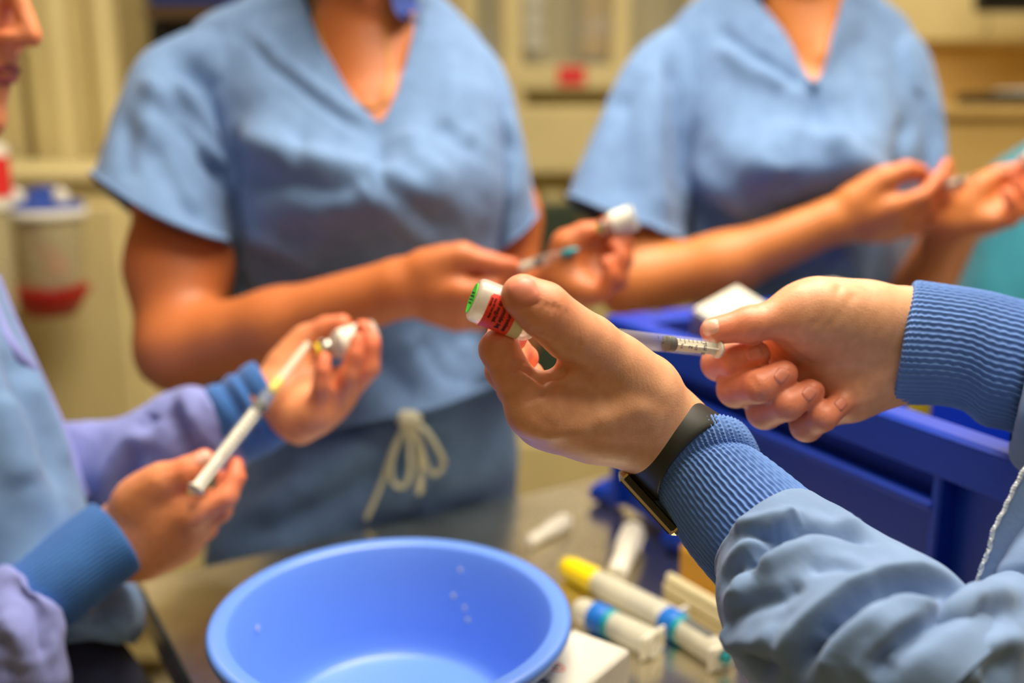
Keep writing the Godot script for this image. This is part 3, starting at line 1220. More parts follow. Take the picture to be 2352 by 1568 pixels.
# Lettering bent round a cylinder of radius r: the line runs round it, its capitals point along +y (or -y).
func lettering(text: String, cap: float, r: float, angle: float, y: float, flip := 1.0, from_left := false) -> ArrayMesh:
	var f := SystemFont.new()
	f.font_names = PackedStringArray(["Droid Sans"])
	f.font_weight = 700
	var tm := TextMesh.new()
	tm.text = text
	tm.font = f
	tm.font_size = 64
	tm.pixel_size = cap / 46.0
	tm.depth = 0.0002
	tm.curve_step = 2.0
	var a := tm.surface_get_arrays(0)
	var v: PackedVector3Array = a[Mesh.ARRAY_VERTEX]
	var idx: PackedInt32Array = a[Mesh.ARRAY_INDEX] if a[Mesh.ARRAY_INDEX] != null else PackedInt32Array(range(v.size()))
	var ref := TextMesh.new()               # a capital measures the scale
	ref.text = "H"
	ref.font = f
	ref.font_size = 64
	ref.pixel_size = tm.pixel_size
	ref.depth = tm.depth
	var hb := ref.get_aabb()
	var tb := tm.get_aabb()
	var k := cap / hb.size.y
	var x0 := tb.position.x if from_left else tb.get_center().x
	var base := hb.position.y
	var st := new_st()
	st.set_smooth_group(-1)
	for i in idx:
		var q := Vector3((v[i].x - x0) * k, (v[i].y - base) * k, v[i].z)
		var ang := angle + q.x * flip / r
		var rr := r + q.z + 0.00012
		st.add_vertex(Vector3(sin(ang) * rr, y + q.y * flip, cos(ang) * rr))
	return done(st)


func lying(called: String, label: String, category: String, px0: Array, px1: Array, r: float, group := "") -> Node3D:
	# a thing that lies on the table; its local -y runs from px0 to px1
	var a := on_plane(px0[0], px0[1], TOP + r)
	var b := on_plane(px1[0], px1[1], TOP + r)
	return thing(called, label, category, a, upright(a - b, Vector3.UP), group)


func table_items() -> void:
	# large syringe with a yellow cap, its blue-ended barrel to the right
	var t := lying("capped_syringe", "large syringe with long bright yellow cap lying beside the bowl", "syringe", [1555, 1428], [1300, 1300], 0.0115, "syringes on the steel table")
	var l: float = on_plane(1555, 1428, TOP).distance_to(on_plane(1300, 1300, TOP))
	var cap := l * 0.30
	obj("barrel", lathe(PackedVector2Array([Vector2(0.0005, 0.0), Vector2(0.0105, 0.0), Vector2(0.0112, -0.001), Vector2(0.0112, -l + cap), Vector2(0.009, -l + cap - 0.004), Vector2(0.0005, -l + cap - 0.004)]), 40), M.sleeve_clear, t)
	obj("cap", lathe(PackedVector2Array([Vector2(0.0118, -l + cap + 0.004), Vector2(0.0122, -l + cap), Vector2(0.0112, -l + 0.012), Vector2(0.009, -l + 0.003), Vector2(0.005, -l), Vector2(0.0005, -l)]), 40), M.yellow, t)
	obj("flange", box(Vector3(0.030, 0.003, 0.022), Transform3D(Basis(), Vector3(0, -0.001, 0)), 0.001), M.white, t)
	t = lying("blue_ended_vial", "clear tube with blue collar and grey scale, right of the yellow-capped syringe", "tube", [1668, 1510], [1512, 1412], 0.0125, "blue-ended tubes on the steel table")
	l = on_plane(1668, 1510, TOP).distance_to(on_plane(1512, 1412, TOP))
	blue_tube(t, 0.0115, l, 0.024, true)
	t = lying("blue_ended_vial", "clear tube with blue collar, between the white carton and the yellow-capped syringe", "tube", [1508, 1480], [1330, 1398], 0.0125, "blue-ended tubes on the steel table")
	l = on_plane(1508, 1480, TOP).distance_to(on_plane(1330, 1398, TOP))
	blue_tube(t, 0.0115, l, 0.05, false)
	# loose caps
	var c := lying("needle_cap", "white ribbed needle cap lying towards the tote, behind the yellow-capped syringe", "cap", [1455, 1222], [1418, 1318], 0.014, "loose needle caps")
	needle_cap(c, 0.0125, on_plane(1455, 1222, TOP).distance_to(on_plane(1418, 1318, TOP)), M.white)
	c = lying("needle_cap", "thin white needle cap lying just behind the bowl's rim", "cap", [1300, 1195], [1215, 1245], 0.009, "loose needle caps")
	needle_cap(c, 0.0085, on_plane(1300, 1195, TOP).distance_to(on_plane(1215, 1245, TOP)), M.white)
	# cream folded strip and amber box near the gown sleeve
	var a := on_plane(1548, 1348, TOP)
	var b := on_plane(1690, 1432, TOP)
	var x := (b - a).normalized()
	var bs := Basis(x, Vector3.UP, x.cross(Vector3.UP))
	t = thing("cream_tray", "cream ridged plastic needle tray lying beside the gown sleeve", "tray", (a + b) * 0.5, bs)
	var st := new_st()
	var ln := a.distance_to(b)
	add_box(st, Vector3(ln, 0.010, 0.030), Transform3D(Basis(), Vector3(0, 0.005, 0)), 0.002)
	obj("base", done(st), M.cream, t)
	for s: float in [-1.0, 1.0]:
		obj("ridge", box(Vector3(ln * 0.98, 0.010, 0.009), Transform3D(Basis(), Vector3(0, 0.014, s * 0.0095)), 0.003), M.cream, t)
	a = on_plane(1632, 1372, TOP)
	t = thing("amber_box", "small amber cardboard box half hidden behind the gown sleeve", "box", a + Vector3(-0.002, 0, -0.004), bs)
	obj("carton", box(Vector3(0.05, 0.045, 0.03), Transform3D(Basis(), Vector3(0, 0.0225, 0)), 0.002), M.amber, t)
	obj("flap", box(Vector3(0.046, 0.001, 0.026), Transform3D(Basis(), Vector3(0, 0.0455, 0)), 0.0003), M.amber, t)


func blue_tube(t: Node3D, r: float, l: float, at_: float, scale_: bool) -> void:
	obj("barrel", lathe(PackedVector2Array([Vector2(0.0005, -0.004), Vector2(r * 0.8, -0.004), Vector2(r * 0.85, 0.0), Vector2(r, 0.0), Vector2(r * 1.05, -0.003), Vector2(r, -0.006), Vector2(r * 0.97, -l + 0.006), Vector2(r * 0.7, -l), Vector2(0.0005, -l)]), 40), M.sleeve_clear, t)
	var y1 := -l + 0.030 if scale_ else -l + 0.036
	obj("collar", lathe(PackedVector2Array([Vector2(r * 0.9, y1), Vector2(r * 1.12, y1 - 0.001), Vector2(r * 1.14, y1 - 0.016), Vector2(r * 0.9, y1 - 0.017)]), 40), M.cyan_blue, t)
	obj("ring", lathe(PackedVector2Array([Vector2(r * 0.9, y1 + 0.006), Vector2(r * 1.06, y1 + 0.006), Vector2(r * 1.06, y1), Vector2(r * 0.9, y1)]), 40), M.aqua, t)
	obj("flange", box(Vector3(r * 2.7, 0.003, r * 1.8), Transform3D(Basis(), Vector3(0, -0.004, 0)), 0.001), M.white, t)
	if scale_:
		var lab := []
		for j in 2:
			var rr := PackedVector3Array()
			for i in 9:
				var a := lerpf(-0.9, 0.35, i / 8.0)
				rr.append(Vector3(sin(a) * (r + 0.0004), -0.016 - 0.034 * j, cos(a) * (r + 0.0004)))
			lab.append(rr)
		obj("scale", sheet_mesh(Sheet.new(lab, false)), M.ink_grey, t)
		obj("tip", lathe(PackedVector2Array([Vector2(0.0005, 0.002), Vector2(r * 0.45, 0.002), Vector2(r * 0.5, -0.003), Vector2(0.0005, -0.003)]), 24), M.aqua, t)


func needle_cap(t: Node3D, r: float, l: float, m: Material) -> void:
	var st := PackedVector2Array([Vector2(0.0005, 0.0), Vector2(r * 0.9, 0.0), Vector2(r, -0.002), Vector2(r, -l * 0.45), Vector2(r * 0.84, -l * 0.48), Vector2(r * 0.78, -l + 0.004), Vector2(r * 0.6, -l), Vector2(0.0005, -l)])
	obj("sheath", lathe(st, 32), m, t)
	for k in 8:
		var a := TAU * k / 8.0
		obj("rib", tube([Vector3(cos(a) * r, -0.003, sin(a) * r), Vector3(cos(a) * r, -l * 0.43, sin(a) * r)], r * 0.09, r * 0.09, 6), m, t)


func tote() -> void:
	var h := 0.225
	var corner := on_plane(1388, 724, TOP + h)
	var front := (on_plane(2352, 1058, TOP + h) - corner)
	front = front.normalized()
	var side := Vector3(-front.z, 0, front.x)
	if side.x < 0:
		side = -side
	var L := 0.54
	var W := 0.36
	# local x along the front, local z towards the viewer's side (out of the front face)
	var b := Basis(front, Vector3.UP, front.cross(Vector3.UP))
	var mid := corner + front * L * 0.5 + side * W * 0.5
	var t := thing("blue_tote", "deep blue plastic storage tote with open top on the steel table", "tote", Vector3(mid.x, TOP, mid.z), b)
	var out := b.z.dot(side) < 0.0            # local +z faces the viewer
	var zf := 1.0 if out else -1.0
	var st := new_st()
	var w := 0.004
	var lx := L * 0.5 - 0.02
	var wz := W * 0.5 - 0.02
	add_box(st, Vector3(lx * 2, w, wz * 2), Transform3D(Basis(), Vector3(0, 0.012, 0)))
	for s: float in [-1.0, 1.0]:
		add_box(st, Vector3(lx * 2, h - 0.012, w), Transform3D(Basis(), Vector3(0, h * 0.5 + 0.004, s * wz)))
		add_box(st, Vector3(w, h - 0.012, wz * 2), Transform3D(Basis(), Vector3(s * lx, h * 0.5 + 0.004, 0)))
	obj("shell", done(st), M.tote, t)
	st = new_st()
	for s: float in [-1.0, 1.0]:
		add_box(st, Vector3(L, 0.007, 0.026), Transform3D(Basis(), Vector3(0, h - 0.0035, s * (W * 0.5 - 0.013))), 0.003)
		add_box(st, Vector3(L, 0.030, 0.004), Transform3D(Basis(), Vector3(0, h - 0.018, s * (W * 0.5 - 0.002))), 0.0015)
		add_box(st, Vector3(0.044, 0.007, W - 0.052), Transform3D(Basis(), Vector3(s * (L * 0.5 - 0.022), h - 0.0035, 0)), 0.003)
		add_box(st, Vector3(0.004, 0.030, W - 0.01), Transform3D(Basis(), Vector3(s * (L * 0.5 - 0.002), h - 0.018, 0)), 0.0015)
	obj("rim", done(st), M.tote, t)
	var rib_x := (on_plane(2168, 990, TOP + h) - corner).dot(front) - L * 0.5
	obj("ledge", box(Vector3(rib_x + L * 0.5 - 0.02, 0.009, 0.022), Transform3D(Basis(), Vector3((rib_x - L * 0.5 + 0.02) * 0.5, h * 0.75, zf * (wz + 0.010))), 0.003), M.tote, t)
	for q: float in [-L * 0.5 + 0.022, rib_x, L * 0.5 - 0.024]:
		obj("rib", box(Vector3(0.009, h - 0.04, 0.020), Transform3D(Basis(), Vector3(q, h * 0.5 - 0.008, zf * (wz + 0.009))), 0.002), M.tote, t)
	for q: Vector2 in [Vector2(-0.262, -0.08), Vector2(-0.262, 0.03), Vector2(-0.262, 0.12)]:
		obj("hinge_hole", lathe(PackedVector2Array([Vector2(0.0005, h + 0.0006), Vector2(0.008, h + 0.0006), Vector2(0.0085, h), Vector2(0.0085, h - 0.0005)]), 20), M.navy, t)
		(t.get_child(t.get_child_count() - 1) as Node3D).position = Vector3(q.x, 0, q.y)
	for px: Array in [[1402, 1140], [1572, 1246]]:
		var p: Vector3 = t.transform.affine_inverse() * on_plane(px[0], px[1], TOP)
		obj("foot", tube([Vector3(p.x + 0.03, 0.014, zf * (wz - 0.005)), Vector3(p.x + 0.01, 0.013, zf * (wz + 0.012)), Vector3(p.x - 0.005, 0.012, p.z)], 0.012, 0.010), M.tote, t)
	# cartons standing inside
	var z0 := TOP + 0.016
	carton_in_tote([1588, 708], [1692, 652], [1745, 790], 0.30, "white carton leaning out of the blue tote's near left end")
	var q2 := on_plane(1912, 650, TOP + h + 0.03)
	var c := thing("medicine_carton", "white carton deep in the blue tote, just behind the gowned person's knuckles", "carton", Vector3(q2.x, z0, q2.z), b, "cartons in the blue tote")
	obj("carton", box(Vector3(0.05, h + 0.012, 0.05), Transform3D(Basis(), Vector3(0, (h + 0.012) * 0.5, 0)), 0.002), M.carton, c)
	obj("flap", box(Vector3(0.046, 0.001, 0.046), Transform3D(Basis(), Vector3(0, h + 0.0125, 0)), 0.0003), M.carton, c)
	var q3 := on_plane(2058, 935, TOP + 0.19)
	c = thing("yellow_cap", "small yellow cap in the tote, just under the gowned person's wrist", "cap", q3 + side * 0.028, b)
	obj("cap", lathe(PackedVector2Array([Vector2(0.0005, 0.012), Vector2(0.008, 0.012), Vector2(0.010, 0.008), Vector2(0.010, -0.16), Vector2(0.0005, -0.16)]), 24), M.yellow, c)
	var q4 := on_plane(2335, 1020, TOP + 0.20)
	c = thing("medicine_carton", "pale carton in the blue tote at the right edge, below the gown cuff", "carton", q4 + side * 0.03 + Vector3(0, -0.18, 0), b, "cartons in the blue tote")
	obj("carton", box(Vector3(0.06, 0.17, 0.03), Transform3D(Basis(), Vector3(0.02, 0.09, 0)), 0.002), M.carton, c)
	obj("flap", box(Vector3(0.056, 0.001, 0.026), Transform3D(Basis(), Vector3(0.02, 0.1755, 0)), 0.0003), M.carton, c)


func carton_in_tote(p0: Array, p1: Array, p2: Array, long: float, label: String) -> void:
	var d := 1.02
	var a := at(p0[0], p0[1], d)
	var b := at(p1[0], p1[1], d + 0.03)
	var x := (b - a).normalized()
	var c := at(1655, 800, d - 0.05)
	var zdir := (c - a)
	zdir = (zdir - x * zdir.dot(x)).normalized()
	var y := zdir.cross(x).normalized()
	if y.y < 0:
		y = -y
	var bs := Basis(x, y, x.cross(y))
	var wide := a.distance_to(b)
	var t := thing("medicine_carton", label, "carton", a + x * wide * 0.5 - y * 0.13, bs, "cartons in the blue tote")
	var deep := 0.055
	var sgn := 1.0 if bs.z.dot(zdir) > 0 else -1.0
	obj("carton", box(Vector3(wide, 0.13, deep), Transform3D(Basis(), Vector3(0, 0.065, sgn * deep * 0.5)), 0.002), M.carton, t)
	obj("flap", box(Vector3(wide - 0.004, 0.001, deep - 0.004), Transform3D(Basis(), Vector3(0, 0.1304, sgn * deep * 0.5)), 0.0003), M.carton, t)


func drape() -> void:
	var d := 1.62
	var rings := []
	for q: Array in [[2470, 225, 2560, 250, 0.03], [2400, 300, 2640, 330, 0.09], [2270, 395, 2800, 420, 0.16], [2215, 600, 2860, 620, 0.20], [2170, 800, 2900, 820, 0.20], [2190, 1150, 2890, 1180, 0.20]]:
		rings.append(ring(q[0], q[1], q[2], q[3], d, q[4], 0, 0, 64))
	var s := loft(rings, 8)
	crumple(s, 77, 0.12, 0.014, Vector3(1, 0.25, 1))
	var t := thing("teal_drape", "teal surgical drape hung over a stand at the right edge behind the hands", "drape", Vector3(at(2530, 700, d).x, 0, at(2530, 700, d).z))
	obj("sheet", sheet_mesh(s), M.teal, t, true)
	obj("hem", hem(s, s.nv - 1, 0.004), M.teal, t, true)
	var base := t.position
	var st := thing("drape_stand", "chrome stand that carries the teal drape", "stand", base)
	obj("pole", tube([Vector3(0, 0.02, 0), Vector3(0, 0.7, 0), Vector3(0, at(2515, 235, d).y - 0.02, 0)], 0.012), M.chrome, st)
	obj("foot", lathe(PackedVector2Array([Vector2(0.0005, 0.0), Vector2(0.16, 0.0), Vector2(0.16, 0.01), Vector2(0.03, 0.03), Vector2(0.0005, 0.03)]), 32), M.chrome, st)


# ---------------------------------------------------------------- people
func lin(r: float, g: float, b: float) -> Color:
	return rgb8(r, g, b).srgb_to_linear()


func head(f: Field, o: Vector3, face: Vector3, s := 1.0) -> Array:
	var F := face.normalized()
	var R := F.cross(Vector3.UP).normalized()
	var U := R.cross(F).normalized()
	f.bone(o + (U * 0.035 - F * 0.025) * s, o + (U * 0.045 + F * 0.02) * s, 0.085 * s, 0.074 * s, 0.02)
	f.bone(o + (U * 0.0 + F * 0.03) * s, o + (U * -0.045 + F * 0.045) * s, 0.062 * s, 0.047 * s, 0.03)
	for e: float in [-1.0, 1.0]:
		f.bone(o + (U * -0.04 + R * e * 0.05 - F * 0.005) * s, o + (U * -0.098 + R * e * 0.012 + F * 0.066) * s, 0.026 * s, 0.018 * s, 0.02)
		f.bone(o + (U * -0.012 + R * e * 0.045 + F * 0.055) * s, o + (U * -0.03 + R * e * 0.035 + F * 0.068) * s, 0.02 * s, 0.018 * s, 0.02, 0.3)
		f.bone(o + (U * 0.028 + R * e * 0.012 + F * 0.086) * s, o + (U * 0.026 + R * e * 0.045 + F * 0.07) * s, 0.009 * s, 0.009 * s, 0.015)
		f.bone(o + (U * -0.032 + R * e * 0.011 + F * 0.101) * s, o + (U * -0.031 + R * e * 0.010 + F * 0.106) * s, 0.0075 * s, 0.0065 * s, 0.006, 0.35)
		f.bone(o + (U * 0.02 + R * e * 0.078 - F * 0.008) * s, o + (U * -0.022 + R * e * 0.076 - F * 0.002) * s, 0.012 * s, 0.008 * s, 0.004, 0.3, R, 1.7)
	f.bone(o + (U * 0.022 + F * 0.092) * s, o + (U * -0.027 + F * 0.117) * s, 0.007 * s, 0.0092 * s, 0.010, 0.25)
	f.bone(o + (U * -0.055 + F * 0.080) * s, o + (U * -0.075 + F * 0.078) * s, 0.019 * s, 0.018 * s, 0.015)
	f.bone(o + (U * -0.112 + F * 0.076) * s, o + (U * -0.108 + F * 0.083) * s, 0.014 * s, 0.012 * s, 0.02)
	return [o, F, R, U]


func lips(fr: Array, parent: Node3D, s := 1.0) -> void:
	var o: Vector3 = fr[0]
	var F: Vector3 = fr[1]
	var R: Vector3 = fr[2]
	var U: Vector3 = fr[3]
	var up_ := []
	var low := []
	for i in 9:
		var x := (i - 4) / 4.0
		up_.append(o + (R * x * 0.023 + U * (-0.0575 - 0.004 * x * x) + F * (0.0975 - 0.010 * x * x)) * s)
		low.append(o + (R * x * 0.022 + U * (-0.0685 + 0.004 * x * x) + F * (0.0955 - 0.010 * x * x)) * s)
	obj("upper_lip", tube(up_, 0.0042 * s, 0.0042 * s, 10, 0.8), M.lip, parent, true)
	obj("lower_lip", tube(low, 0.0050 * s, 0.0050 * s, 10, 0.9), M.lip, parent, true)
	for e: float in [-1.0, 1.0]:
		var eye := o + (U * 0.012 + R * e * 0.033 + F * 0.0785) * s
		var m := tube([eye - R * 0.002, eye + R * 0.002], 0.0125 * s, 0.0125 * s, 14)
		obj("eye", m, M.white, parent, true)
		obj("iris", tube([eye + F * 0.0085 * s, eye + F * 0.0098 * s], 0.0058 * s, 0.0055 * s, 14), M.brown, parent, true)


func cap(fr: Array, parent: Node3D, s := 1.0) -> void:
	var o: Vector3 = fr[0]
	var F: Vector3 = fr[1]
	var R: Vector3 = fr[2]
	var U: Vector3 = fr[3]
	var c := o + (U * 0.045 - F * 0.01) * s
	var ax := (U - F * 0.45).normalized()
	var fz := R.cross(ax)
	var rings := []
	for j in 12:
		var t := j / 11.0 * PI * 0.52
		var rr := PackedVector3Array()
		for i in 40:
			var a := TAU * i / 40.0
			var bulge := 1.0 + 0.03 * sin(a * 9.0) * sin(t)
			rr.append(c + (R * cos(a) * 0.090 + fz * sin(a) * 0.108) * sin(t) * bulge * s + ax * cos(t) * 0.092 * s)
		rings.append(rr)
	var sh := Sheet.new(rings)
	obj("surgical_cap", sheet_mesh(sh), M.scrub, parent, true)


func clothes(called: String, s: Sheet, m: Material, parent: Node3D, hems := true) -> MeshInstance3D:
	var o := obj(called, sheet_mesh(s), m, parent, true)
	if hems:
		o.set_meta("hem", true)
	return o


func legs(parent: Node3D, hip: Vector3, across_: Vector3, m: Material) -> void:
	for e: float in [-1.0, 1.0]:
		var h := hip + across_ * e * 0.085
		var rings := []
		for q: Array in [[0.0, 0.10], [0.25, 0.088], [0.5, 0.072], [0.8, 0.068], [1.0, 0.072]]:
			var c := Vector3(h.x, lerpf(hip.y, 0.06, q[0]), h.z)
			var rr := PackedVector3Array()
			for i in 40:
				var a := TAU * i / 40.0
				rr.append(c + Vector3(cos(a), 0, sin(a)) * q[1])
			rings.append(rr)
		var s := loft(rings, 8)
		crumple(s, 5, 0.1, 0.006, Vector3(1, 0.4, 1))
		obj("trouser_leg", sheet_mesh(s), m, parent, true)
		var toe := Vector3(h.x, 0.035, h.z) + across_.cross(Vector3.UP) * -0.12
		obj("shoe", tube([Vector3(h.x, 0.04, h.z) + across_.cross(Vector3.UP) * 0.05, Vector3(h.x, 0.045, h.z), toe], 0.042, 0.036, 16), M.white, parent, true)


func add_cuff(called: String, rings: Array, ribs: int, nu: int, per: int, amp: float, m: Material, parent: Node3D, wave := 0.0) -> Sheet:
	var rr := []
	for q: Array in rings:
		rr.append(ring(q[0], q[1], q[2], q[3], q[4], q[5], q[6], q[7], nu))
	var s := loft(rr, per)
	if ribs > 0:
		for j in s.nv:
			for i in s.nu:
				var k := j * s.nu + i
				var ph := TAU * ribs * i / s.nu
				var st := sin(j * 1.35)
				s.p[k] += s.n[k] * (amp * clampf(j / 14.0, 0.0, 1.0) * (cos(ph + wave * st) + 0.35 * st * cos(ph * 0.5)))
		s.normals()
	obj(called, sheet_mesh(s), m, parent, true)
	return s


# The gowned person at the right whose two hands hold the near vial and syringe.
func gowned_person() -> void:
	var root := thing("person", "gowned person at the right with a black wristwatch, pushing a syringe into a red-labelled vial", "person", Vector3(0.52, 0, -0.62))
	var f := Field.new()
	# left hand and wrist
	var wl := at(1522, 985, 0.562)
	f.bone(at(1506, 1012, 0.570), at(1680, 1150, 0.566), 0.0185, 0.0175, 0.012)
	f.bone(at(1538, 972, 0.564), at(1720, 1115, 0.564), 0.0185, 0.0175, 0.012)
	f.bone(at(1440, 985, 0.556), at(1300, 970, 0.542), 0.0185, 0.0140, 0.014, 0.05)      # body of the hand along the first metacarpal
	f.bone(at(1440, 930, 0.545), at(1350, 895, 0.538), 0.0180, 0.0130, 0.014)            # web muscle
	hand(f, wl, joints([[1470, 888, 0.548], [1352, 793, 0.523], [1248, 706, 0.503], [1202, 682, 0.499]]), [
		joints([[1222, 945, 0.523], [1146, 802, 0.520], [1158, 770, 0.538], [1180, 776, 0.554]]),
		joints([[1242, 962, 0.545], [1158, 850, 0.555], [1182, 806, 0.574], [1207, 822, 0.582]]),
		joints([[1266, 975, 0.566], [1180, 893, 0.588], [1215, 862, 0.602], [1236, 885, 0.604]]),
		joints([[1300, 985, 0.586], [1232, 925, 0.606], [1250, 898, 0.612], [1270, 915, 0.606]]),
	], 1.0, 0.025)
	f.bone(at(1335, 850, 0.530), at(1282, 905, 0.527), 0.0080, 0.0080, 0.012, 0.15)      # edge of the web
	f.bone(at(1310, 768, 0.513), at(1246, 713, 0.502), 0.0144, 0.0122, 0.005, 0.15)      # fleshy underside of the thumb
	f.bone(at(1246, 713, 0.502), at(1200, 678, 0.498), 0.0122, 0.0104, 0.004, 0.45)
	f.bone(at(1222, 890, 0.522), at(1300, 880, 0.525), 0.0070, 0.0070, 0.007, 0.2)         # skin fold at the root of the forefinger
	for g: Array in [
		[1225, 692, 1200, 738, 0.0006, 0.0011], [1236, 694, 1208, 748, 0.0008, 0.0012], [1256, 700, 1226, 762, 0.0007, 0.0011], [1272, 704, 1240, 766, 0.0009, 0.0013], [1284, 708, 1254, 772, 0.0005, 0.0011], [1300, 716, 1272, 780, 0.0004, 0.0012],
		[1190, 842, 1222, 856, 0.0016, 0.0018], [1222, 856, 1250, 880, 0.0020, 0.0019], [1254, 870, 1290, 852, 0.0022, 0.0022], [1140, 862, 1190, 852, 0.0007, 0.0016], [1246, 905, 1285, 880, 0.0010, 0.0018],
		[1170, 842, 1206, 832, 0.0008, 0.0014], [1176, 908, 1215, 884, 0.0005, 0.0016], [1212, 922, 1248, 905, 0.0006, 0.0016], [1330, 792, 1300, 838, 0.0006, 0.0022],
		[1300, 862, 1400, 905, 0.0030, 0.0080], [1300, 880, 1345, 890, 0.0016, 0.0050], [1262, 1000, 1330, 985, -0.0012, 0.0060], [1236, 955, 1262, 985, 0.0010, 0.0045],
		[1390, 960, 1470, 940, -0.0010, 0.0050], [1370, 1000, 1480, 1005, 0.0008, 0.0050], [1455, 900, 1520, 930, 0.0008, 0.0050],
	]:
		f.grooves.append([f.hit(EYE, at(g[0], g[1], 1.0) - EYE), f.hit(EYE, at(g[2], g[3], 1.0) - EYE), g[4], g[5]])
	var left_field := f
	# right hand
	f = Field.new()
	f.bone(at(2105, 735, 0.602), at(2330, 785, 0.622), 0.0165, 0.0180, 0.012)
	f.bone(at(2080, 848, 0.606), at(2330, 870, 0.625), 0.0165, 0.0180, 0.012)
	f.bone(at(2095, 790, 0.604), at(2330, 825, 0.624), 0.0190, 0.0200, 0.012)
	f.bone(at(2060, 735, 0.596), at(1880, 705, 0.585), 0.0200, 0.0172, 0.014)            # ball of the thumb
	f.bone(at(1950, 760, 0.600), at(1850, 760, 0.594), 0.0200, 0.0160, 0.016)
	f.bone(at(2050, 850, 0.604), at(1955, 905, 0.602), 0.0190, 0.0170, 0.016)            # heel of the hand
	f.bone(at(2000, 830, 0.606), at(1900, 850, 0.612), 0.0200, 0.0190, 0.016)
	hand(f, at(2070, 795, 0.604), joints([[1975, 735, 0.594], [1832, 722, 0.585], [1722, 745, 0.582], [1640, 760, 0.583]]), [
		joints([[1800, 790, 0.630], [1652, 834, 0.612], [1682, 828, 0.595], [1738, 814, 0.590]]),
		joints([[1810, 852, 0.628], [1690, 893, 0.600], [1742, 888, 0.580], [1800, 858, 0.583]]),
		joints([[1835, 905, 0.624], [1756, 945, 0.600], [1808, 930, 0.581], [1864, 898, 0.585]]),
		joints([[1880, 935, 0.618], [1852, 978, 0.598], [1890, 958, 0.584], [1936, 922, 0.590]]),
	], 1.0, 0.022, 0.84, 1.06)
	f.bone(at(1790, 800, 0.622), at(1835, 755, 0.604), 0.0150, 0.0165, 0.012)            # flesh behind the pinch
	for g: Array in [[1735, 700, 1738, 770, 0.0006, 0.0020], [1752, 705, 1756, 772, 0.0005, 0.0020], [1795, 785, 1850, 830, 0.0014, 0.0026], [1850, 830, 1892, 905, 0.0014, 0.0026], [1930, 660, 1870, 745, 0.0006, 0.0024], [1960, 680, 1900, 750, 0.0004, 0.0024], [1725, 868, 1740, 888, 0.0006, 0.0020]]:
		f.grooves.append([f.hit(EYE, at(g[0], g[1], 1.0) - EYE), f.hit(EYE, at(g[2], g[3], 1.0) - EYE), g[4], g[5]])
	var right_field := f
	# arms, trunk, neck and head
	f = Field.new()
	var el := at(2130, 1530, 0.490)
	var sl := at(2830, 40, 0.685)
	var er_ := at(3150, 900, 0.64)
	var sr := at(3020, 60, 0.725)
	f.bone(at(1700, 1135, 0.565), el, 0.019, 0.026, 0.02)
	f.bone(el, at(2480, 1430, 0.51), 0.026, 0.028, 0.02)
	f.bone(at(2480, 1430, 0.51), at(2820, 560, 0.60), 0.028, 0.034, 0.02)
	f.bone(at(2820, 560, 0.60), sl, 0.036, 0.036, 0.02)
	f.bone(at(2330, 825, 0.622), er_, 0.026, 0.036, 0.02)
	f.bone(er_, sr, 0.036, 0.040, 0.02)
	f.bone(at(2900, 1200, 0.53), at(2880, 300, 0.65), 0.055, 0.07, 0.05)
	f.bone(sl, sr, 0.036, 0.036, 0.05)
	f.bone(at(2940, -60, 0.74), at(2900, -420, 0.74), 0.058, 0.052, 0.05)
	var skin := lin(226, 170, 130)
	var flush := lin(224, 120, 88)
	var fr := head(f, at(2900, -420, 0.74) + Vector3(-0.02, 0.13, 0.0), Vector3(-0.85, -0.45, -0.2))
	var wrist_dir := (at(1760, 1210, 0.545) - at(1540, 1010, 0.565)).normalized()
	var cut := at(1680, 1135, 0.553)
	var parts := trim_body(left_field.mesh([[Vector3(-0.045, 1.08, -0.66), Vector3(0.175, 1.345, -0.475), 0.0013]], skin, flush), func(p: Vector3) -> bool: return (p - cut).dot(wrist_dir) < 0.0)
	var parts_r := trim_body(right_field.mesh([[Vector3(0.085, 1.08, -0.70), Vector3(0.30, 1.345, -0.49), 0.0015]], skin, flush), func(p: Vector3) -> bool: return seen(p).x < 2230.0)
	var coarse := f.mesh([[at(1700, 1135, 0.565) + Vector3(-0.05, -0.35, -0.30), Vector3(0.95, 1.85, -0.30), 0.012]], skin, flush)
	obj("body", body_mesh(join_bodies([parts, parts_r, coarse])), M.skin_fine, root, true)
	lips(fr, root)
	cap(fr, root)
	# nails
	f = left_field
	nail(f, 1202, 670, -26, 14, 0.0160, 0.0150, root, M.nail_red)
	f = right_field
	nail(f, 1630, 748, -20, 5, 0.0105, 0.0100, root, M.nail)
	nail(f, 1733, 812, 16, -6, 0.0100, 0.0088, root, M.nail_red)
	nail(f, 1796, 862, 14, -16, 0.0105, 0.0085, root, M.nail_red)
	nail(f, 1860, 902, 14, -15, 0.0100, 0.0085, root, M.nail_red)
	nail(f, 1932, 926, 14, -14, 0.0090, 0.0075, root, M.nail_red)
	# fine hairs on the wrist
	f = left_field
	var hs := new_st()
	var rng := RandomNumberGenerator.new()
	rng.seed = 5
	for i in 46:
		var x := rng.randf_range(1430, 1570)
		var y := rng.randf_range(930, 1040)
		if x + y < 2390 or x + y > 2490:
			continue
		var p := f.hit(EYE, at(x, y, 1.0) - EYE)
		var n := f.normal(p)
		var q := f.hit(EYE, at(x + rng.randf_range(8, 20), y + rng.randf_range(-8, 6), 1.0) - EYE)
		hs.append_from(tube([p, p.lerp(q, 0.5) + n * 0.0010, q + n * 0.0012], 0.00006, 0.00004, 4), 0, Transform3D())
	tag(obj("arm_hair", hs.commit(), M.hair, root, true), "", "", "", "stuff")
	# wristwatch is a thing of its own, worn on the left wrist
	watch()
